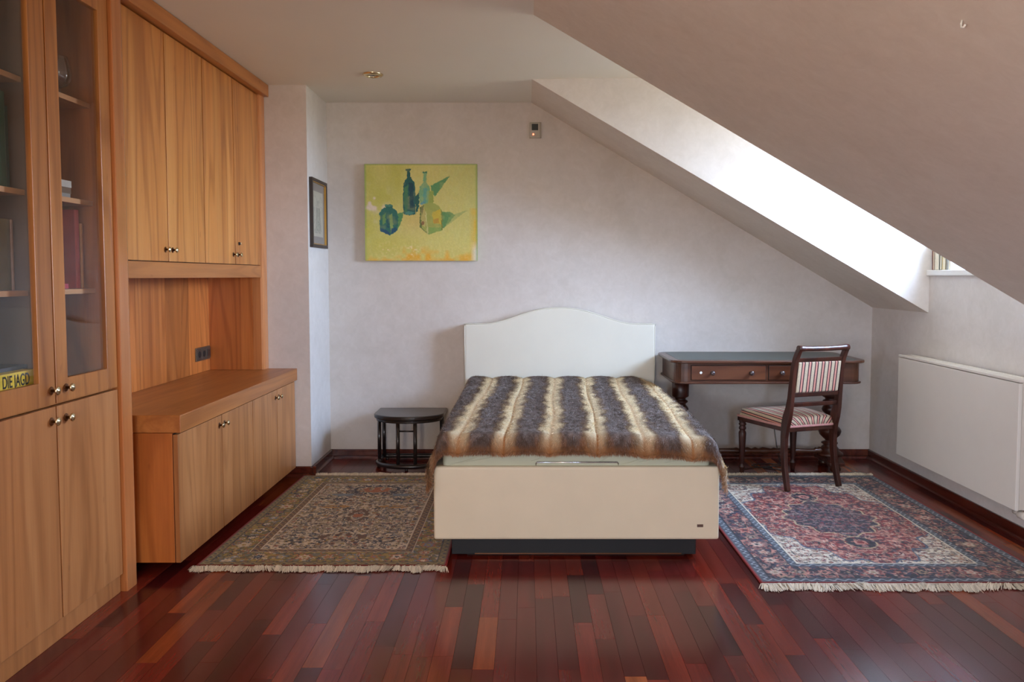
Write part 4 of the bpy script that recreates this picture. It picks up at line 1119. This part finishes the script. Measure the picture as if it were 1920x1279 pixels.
# blue-green jar
sh([(222, 440), (300, 440), (302, 470), (350, 510), (362, 560), (358, 720), (270, 780), (165, 730), (160, 540), (175, 500), (225, 470)], (44, 108, 96))
sh([(190, 560), (225, 530), (230, 640), (195, 660)], (112, 152, 84), 0.8)
sh([(270, 560), (300, 540), (310, 700), (280, 750)], (150, 172, 90), 0.7)
sh([(170, 690), (265, 740), (270, 780), (165, 730)], (24, 74, 110), 0.85)
sh([(285, 700), (345, 690), (350, 720), (285, 765)], (24, 78, 108), 0.8)
sh([(228, 445), (296, 445), (296, 462), (228, 462)], (84, 142, 120), 0.8)
sh([(235, 600), (262, 590), (262, 700), (240, 690)], (26, 84, 96), 0.8)
img *= (0.95 + 0.07 * n3 + 0.04 * n4 + 0.06 * n2)[..., None]
img = np.clip(img, 0, 1)
pt = empty('bottle_painting', ((PX0 + PX1) / 2, PY, PZ0), 'square-ish oil painting of four green bottles on yellow, on back wall', 'painting')
Pv = np.stack([PX0 + uu_ / 1225 * (PX1 - PX0), np.full(uu_.shape, PY - 0.0002) - 0.0006 * n3, PZ1 - vv_ / 1055 * (PZ1 - PZ0)], -1).reshape(-1, 3) - np.array(pt.location)
fast_mesh('canvas', Pv, grid_quads(ch_, cw), attr_mat('oil_paint', 0.5, spec=0.4, bumpy=0.15, bscale=260), pt, img.reshape(-1, 3))
MB().box(PX0, PX1, PY, YB - 0.001, PZ0, PZ1).build('stretcher_frame', plain('canvas_edge', srgb(170, 172, 112), 0.8, var=0.2, vscale=20), pt, 0.001)

# ------------------------------------------------------------------ framed drawing on the chimney side
fd = empty('framed_drawing', (-1.51, 5.79, 1.6), 'small framed pencil drawing with grey mount on the chimney side wall', 'picture')
FY0, FY1, FZ0, FZ1, FX = 5.585, 6.000, 1.600, 2.085, -1.51
fm = MB(); w_ = 0.022
for a in ((FY0, FY1, FZ0, FZ0 + w_), (FY0, FY1, FZ1 - w_, FZ1), (FY0, FY0 + w_, FZ0 + w_, FZ1 - w_), (FY1 - w_, FY1, FZ0 + w_, FZ1 - w_)):
    fm.box(FX, FX + 0.024, *a)
fr_o = fm.build('frame', plain('black_brown_frame', srgb(48, 38, 34), 0.4), fd, 0.002)
fm = MB(); w2 = 0.006
for a in ((FY0 + w_, FY1 - w_, FZ0 + w_, FZ0 + w_ + w2), (FY0 + w_, FY1 - w_, FZ1 - w_ - w2, FZ1 - w_), (FY0 + w_, FY0 + w_ + w2, FZ0 + w_, FZ1 - w_), (FY1 - w_ - w2, FY1 - w_, FZ0 + w_, FZ1 - w_)):
    fm.box(FX + 0.004, FX + 0.020, *a)
fm.build('gilt_slip', plain('gilt', srgb(190, 148, 74), 0.35, 0.7), fr_o)
MB().box(FX, FX + 0.006, FY0 + w_, FY1 - w_, FZ0 + w_, FZ1 - w_).build('mount', plain('grey_mount', srgb(140, 130, 120), 0.85, var=0.04), fd)
dh, dw = 150, 110
dv_, du_ = np.meshgrid(np.linspace(0, 1, dh), np.linspace(0, 1, dw), indexing='ij')
m1, m2 = nz((dh, dw), 8, 91), nz((dh, dw), 3, 92)
di = np.broadcast_to(np_lin((214, 208, 184)), (dh, dw, 3)).copy()
def db(mask, c, a):
    global di
    k_ = np.clip(mask * a, 0, 1)[..., None]; di = di * (1 - k_) + np_lin(c) * k_
cxd = np.abs(du_ - 0.5)
body = (cxd < 0.12 + 0.16 * np.clip((dv_ - 0.45) / 0.4, 0, 1)) & (dv_ > 0.36) & (dv_ < 0.88)
head = np.hypot((du_ - 0.5) / 0.10, (dv_ - 0.26) / 0.08) < 1
arms = (np.abs(cxd - 0.14 - 0.35 * np.abs(dv_ - 0.5)) < 0.03) & (dv_ > 0.36) & (dv_ < 0.62)
db(body, (176, 178, 150), 0.7); db(body & (m2 > 0.6), (120, 116, 104), 0.7); db(head, (184, 180, 158), 0.8); db(arms, (120, 116, 106), 0.7)
db((np.abs(cxd - (0.12 + 0.16 * np.clip((dv_ - 0.45) / 0.4, 0, 1))) < 0.018) & (dv_ > 0.36) & (dv_ < 0.88), (110, 92, 78), 0.7)
db((m1 > 0.62) & (dv_ > 0.1) & (dv_ < 0.93) & (cxd < 0.44), (166, 160, 140), 0.5)
db((np.abs(dv_ - 0.91) < 0.018) & (cxd < 0.25) & (m2 > 0.5), (96, 90, 84), 0.8)
dy0, dy1, dz0, dz1 = FY0 + 0.075, FY1 - 0.075, FZ0 + 0.080, FZ1 - 0.085
Dv = np.stack([np.full(du_.shape, FX + 0.0072), dy0 + du_ * (dy1 - dy0), dz1 - dv_ * (dz1 - dz0)], -1).reshape(-1, 3) - np.array(fd.location)
fast_mesh('drawing', Dv, grid_quads(dh, dw), attr_mat('drawing_paper', 0.85), fd, di.reshape(-1, 3))
MB().box(FX + 0.011, FX + 0.013, FY0 + w_, FY1 - w_, FZ0 + w_, FZ1 - w_).build('picture_glass', M['window_glass'], fd)

# ------------------------------------------------------------------ wall sensor, downlight, hook, cable
ws = empty('wall_thermostat', (0.064, YB, 2.49), 'small grey wall sensor with dark display and a red light near the ceiling', 'sensor')
MB().box(0.020, 0.108, YB - 0.024, YB, 2.434, 2.550).build('housing', plain('sensor_plastic', srgb(176, 170, 156), 0.5), ws, 0.004)
MB().box(0.036, 0.084, YB - 0.0255, YB - 0.022, 2.490, 2.538).build('display', plain('sensor_display', srgb(52, 56, 56), 0.25), ws, 0.001)
MB().box(0.096, 0.108, YB - 0.026, YB - 0.020, 2.436, 2.548).build('side_trim', plain('sensor_trim', srgb(150, 144, 130), 0.5), ws)
m, n, l, bs = newmat('red_led'); setp(bs, Base_Color=(0.8, 0.1, 0.05, 1)); bs.inputs['Emission Color'].default_value = (1, 0.12, 0.06, 1); bs.inputs['Emission Strength'].default_value = 6
MB().lathe([(0.006, 0), (0.006, -0.002), (0.001, -0.003)], (0.048, YB - 0.024, 2.460), 12, 'y').build('indicator_light', m, ws)

dl = empty('ceiling_spotlight', (-0.995, 5.25, ZC), 'brass-rimmed recessed spotlight in the flat ceiling', 'ceiling light')
MB().lathe([(0.066, 0), (0.066, -0.004), (0.058, -0.012), (0.044, -0.014), (0.042, -0.006), (0.042, 0)], (-0.995, 5.25, ZC), 32, cap=False).build('rim', M['brass'], dl)
MB().lathe([(0.042, -0.005), (0.030, -0.003), (0.001, -0.002)], (-0.995, 5.25, ZC), 28).build('reflector', M['chrome'], dl)
MB().lathe([(0.024, -0.004), (0.020, -0.012), (0.001, -0.016)], (-0.995, 5.25, ZC), 24).build('lamp_lens', M['drink_glass'], dl)

hz = slope_z(1.121)
hk = MB().tube([(1.121, 2.098, hz + 0.004), (1.117, 2.098, hz - 0.008), (1.116, 2.094, hz - 0.018), (1.118, 2.086, hz - 0.020), (1.120, 2.082, hz - 0.014)], 0.003, 8)
tag(hk.build('ceiling_hook', M['paintwhite'], None, origin=(1.121, 2.098, hz)), 'tiny white screw hook in the near sloping ceiling', 'hook')

cb = [(1.56, 5.72), (1.62, 5.75), (1.72, 5.78), (1.82, 5.80), (1.90, 5.83), (1.80, 5.88), (1.66, 5.84), (1.72, 5.76), (1.82, 5.69), (1.88, 5.64)]
pts = []
for i in range(len(cb) - 1):
    p0, p1, p2, p3 = (Vector(cb[max(0, min(len(cb) - 1, i + k_))]) for k_ in (-1, 0, 1, 2))
    for t in np.linspace(0, 1, 6, endpoint=False):
        q = 0.5 * ((2 * p1) + (-p0 + p2) * t + (2 * p0 - 5 * p1 + 4 * p2 - p3) * t * t + (-p0 + 3 * p1 - 3 * p2 + p3) * t ** 3)
        pts.append((q.x, q.y, 0.0042))
cab_c = MB().tube(pts, 0.0035, 8).tube([(1.90, 6.094, 0.40), (1.895, 6.085, 0.25), (1.91, 6.06, 0.11), (1.92, 6.04, 0.03), (1.905, 5.95, 0.0042), (1.90, 5.83, 0.0042)], 0.0035, 8)
tag(cab_c.build('power_cable', M['black_lacquer'], None, origin=(1.8, 5.8, 0)), 'thin black cable coiled on the floor below the desk', 'cable')

# ------------------------------------------------------------------ books
PAGE = plain('book_pages', srgb(232, 224, 200), 0.85, var=0.05, vscale=40)
def cover(c, rough=0.5): return plain('book_cover_%d_%d_%d' % c, srgb(*c), rough, var=0.1, vscale=20)
def book(name, loc, w, h, d, c, label, group, spine=+1, tilt=0.0, page=None):
    """standing book: thickness w along y, height h, depth d along x; spine on the +x side (spine=1) or -x side"""
    root = empty(name, loc, label, 'book', group)
    root.rotation_euler = (tilt, 0, 0)
    cm = cover(c); t = 0.0022
    cv = MB().box(-d / 2, d / 2, -w / 2, -w / 2 + t, 0, h).box(-d / 2, d / 2, w / 2 - t, w / 2, 0, h)
    s0 = d / 2 * spine
    cv.prism([(s0, -w / 2), (s0 + spine * 0.004, -w / 4), (s0 + spine * 0.004, w / 4), (s0, w / 2), (s0 - spine * t, w / 2), (s0 - spine * t, -w / 2)], 0, h, 'z')
    cv.build('cover', cm, root, local=True)
    a, b_ = sorted((-spine * (d / 2 - 0.004), spine * (d / 2 - 0.004)))
    MB().box(a, b_, -w / 2 + t, w / 2 - t, 0.003, h - 0.004).build('pages', page or PAGE, root, local=True)
    return root
# row of books on the dormer window sill, fore-edges to the room, the first one against the cheek
y = 5.232
sill = [(0.026, (110, 44, 36), 'burgundy'), (0.052, (206, 204, 190), 'pale grey'), (0.030, (60, 64, 52), 'dark green'), (0.040, (196, 178, 128), 'sand coloured'), (0.020, (70, 76, 84), 'slate'), (0.034, (196, 204, 212), 'pale blue')]
where = ['leaning on the dormer cheek, first of the sill row', 'second from the dormer cheek on the window sill', 'third from the dormer cheek on the window sill', 'fourth from the dormer cheek on the window sill', 'fifth from the dormer cheek on the window sill', 'last towards the near end of the sill row']
for i, (w, c, nm) in enumerate(sill):
    book('sill_book', (2.715, y - w / 2, 1.4365), w, 0.205 + 0.012 * ((i * 7) % 4) - 0.02 * (i == 4), 0.14, c, '%s bound book, %s' % (nm, where[i]), 'books on the window sill', spine=1, tilt=R(-2.0 if i < 2 else -0.6))
    y -= w + 0.005

# books and glasses behind the cabinet's glass doors
def flat_book(name, x, y, z, lx, ly, hz_, c, label, group=None, page=None, title=None):
    root = empty(name, (x, y, z), label, 'book', group)
    t = 0.0025
    cv = MB().box(-lx / 2, lx / 2, -ly / 2, ly / 2, 0, t).box(-lx / 2, lx / 2, -ly / 2, ly / 2, hz_ - t, hz_).box(lx / 2 - t, lx / 2 + 0.002, -ly / 2, ly / 2, 0, hz_)
    cv.build('cover', cover(c), root, local=True)
    MB().box(-lx / 2 + 0.004, lx / 2 - 0.004, -ly / 2 + 0.003, ly / 2 - 0.003, t, hz_ - t).build('pages', page or PAGE, root, local=True)
    return root
SHB = -1.905
def up(x_, y_, z_, w, h, c, label, group, tilt=0.0, d=0.20): return book('book', (x_ - d / 2, y_, z_), w, h, d, c, label, group, 1, tilt)
g2 = 'books on the middle shelf of the display cabinet'
up(-1.90, 2.925, 1.7215, 0.046, 0.345, (58, 104, 84), 'thick dark green book with light bands, tallest on the middle shelf', g2)
up(-1.91, 2.966, 1.7215, 0.026, 0.300, (44, 78, 70), 'slim blackish green book right of the tall green one', g2)
up(-1.90, 2.868, 1.7215, 0.020, 0.265, (80, 100, 140), 'navy book leaning left of the tall green one', g2, tilt=R(5))
up(-1.90, 2.838, 1.7215, 0.022, 0.240, (200, 80, 62), 'red book leaning behind the left glass door, middle shelf', g2, tilt=R(6))
up(-1.90, 2.770, 1.7215, 0.030, 0.27, (110, 66, 56), 'brown book at the left edge of the middle shelf', g2)
MBX = empty('keepsake_box', (-2.17, 3.26, 1.7215), 'pale teal box standing at the back of the middle shelf', 'box')
MB().box(-2.225, -2.115, 3.13, 3.40, 1.7215, 1.955).build('box_body', plain('box_dark', srgb(58, 52, 48), 0.6), MBX, 0.002)
MB().box(-2.227, -2.111, 3.128, 3.402, 1.955, 1.995).build('lid', plain('box_teal', srgb(150, 168, 160), 0.6), MBX, 0.002)
flat_book('book', -2.00, 3.275, 1.7215, 0.20, 0.15, 0.018, (150, 146, 136), 'grey book lying flat at the bottom of the right middle shelf stack', 'flat stack on the middle shelf')
flat_book('book', -2.00, 3.285, 1.7400, 0.19, 0.16, 0.024, (112, 88, 66), 'brown book lying second in the right middle shelf stack', 'flat stack on the middle shelf')
flat_book('book', -2.00, 3.280, 1.7645, 0.20, 0.16, 0.028, (196, 188, 172), 'cream book lying on top of the right middle shelf stack', 'flat stack on the middle shelf')
g3 = 'books on the lower shelf of the display cabinet'
up(-1.90, 2.800, 1.3465, 0.036, 0.27, (140, 70, 80), 'maroon book at the left edge of the lower shelf', g3)
up(-1.90, 2.842, 1.3465, 0.024, 0.27, (232, 216, 184), 'cream book on the lower shelf beside the maroon one', g3)
up(-1.90, 2.870, 1.3465, 0.022, 0.285, (74, 92, 130), 'navy glossy book with bright edge on the lower shelf', g3)
up(-1.92, 2.935, 1.3465, 0.095, 0.262, (140, 130, 84), 'wide olive slipcase with a dark spine field on the lower shelf', g3)
up(-1.92, 2.992, 1.3465, 0.014, 0.262, (190, 150, 122), 'thin brown book at the right end of the left lower shelf', g3)
up(-1.935, 3.270, 1.3465, 0.055, 0.210, (104, 70, 68), 'dark brown book on the right lower shelf', g3)
up(-1.935, 3.328, 1.3465, 0.050, 0.215, (116, 66, 70), 'wine dark book left of the tall red one', g3)
up(-1.90, 3.392, 1.3465, 0.034, 0.330, (206, 84, 80), 'tall red book standing right on the lower shelf', g3)
up(-1.90, 3.424, 1.3465, 0.018, 0.275, (214, 146, 78), 'slim orange book at the right of the tall red one', g3)
flat_book('book', -1.945, 3.285, 1.3465, 0.09, 0.06, 0.020, (186, 62, 84), 'small crimson booklet lying in front on the right lower shelf')
flat_book('book', -1.975, 2.83, 0.936, 0.24, 0.33, 0.0535, (40, 48, 70), 'dark blue book lying flat under the yellow one')
yb = flat_book('book', -1.962, 2.813, 0.990, 0.26, 0.29, 0.064, (240, 208, 60), 'yellow book lying flat with black lettering on its spine')
tcv = bpy.data.curves.new('title', 'FONT'); tcv.body = 'DIE JAGD'; tcv.size = 0.058; tcv.align_x = 'RIGHT'; tcv.align_y = 'CENTER'; tcv.extrude = 0.0004; tcv.offset = 0.0007; tcv.space_character = 1.0
tcv.materials.append(plain('black_print', srgb(30, 30, 26), 0.6))
to_c = bpy.data.objects.new('title_curve', tcv)
to = bpy.data.objects.new('title', bpy.data.meshes.new_from_object(to_c)); bpy.data.objects.remove(to_c)
COL.objects.link(to); to.parent = yb
to.location = (0.1328, 0.113, 0.032); to.rotation_euler = (R(90), 0, R(90))
to.scale = (0.150 / (max(v.co.x for v in to.data.vertices) - min(v.co.x for v in to.data.vertices)), 1.05, 1)
flat_book('book', -1.985, 2.83, 1.0545, 0.22, 0.31, 0.014, (70, 76, 84), 'thin grey book on top of the yellow one')

def wine_glass(name, loc, prof, label, group):
    root = empty(name, loc, label, 'glass', group)
    outer = prof['bowl']; inner = [(max(r - 0.0012, 0.0005), z + (0.002 if i == 0 else 0)) for i, (r, z) in enumerate(outer)][::-1]
    MB().lathe(outer + inner, (0, 0, 0), 28, cap=False).build('bowl', M['drink_glass'], root, local=True)
    MB().lathe(prof['stem'], (0, 0, 0), 16).build('stem', M['drink_glass'], root, local=True)
    MB().lathe(prof['foot'], (0, 0, 0), 28).build('foot', M['drink_glass'], root, local=True)
    return root
snifter = dict(bowl=[(0.006, 0.045), (0.030, 0.055), (0.046, 0.080), (0.049, 0.105), (0.044, 0.140), (0.036, 0.168), (0.034, 0.176)], stem=[(0.010, 0.004), (0.006, 0.015), (0.006, 0.035), (0.009, 0.047)], foot=[(0.034, 0.0), (0.033, 0.002), (0.012, 0.005), (0.009, 0.008)])
tulip = dict(bowl=[(0.004, 0.080), (0.022, 0.092), (0.036, 0.125), (0.038, 0.165), (0.034, 0.215)], stem=[(0.008, 0.004), (0.004, 0.015), (0.004, 0.070), (0.006, 0.082)], foot=[(0.034, 0.0), (0.033, 0.002), (0.012, 0.004), (0.007, 0.007)])
wine_glass('brandy_snifter', (-1.95, 3.385, 2.136), snifter, 'round brandy snifter on the top shelf behind the right glass door', 'glasses on the top shelf')
wine_glass('wine_glass', (-1.945, 2.905, 2.136), tulip, 'tall wine glass at the front of the left top shelf', 'glasses on the top shelf')
wine_glass('wine_glass', (-2.03, 2.960, 2.136), tulip, 'wine glass nearest the divider on the left top shelf', 'glasses on the top shelf')
wine_glass('wine_glass', (-2.06, 2.84, 2.136), tulip, 'wine glass in the second row of the left top shelf', 'glasses on the top shelf')
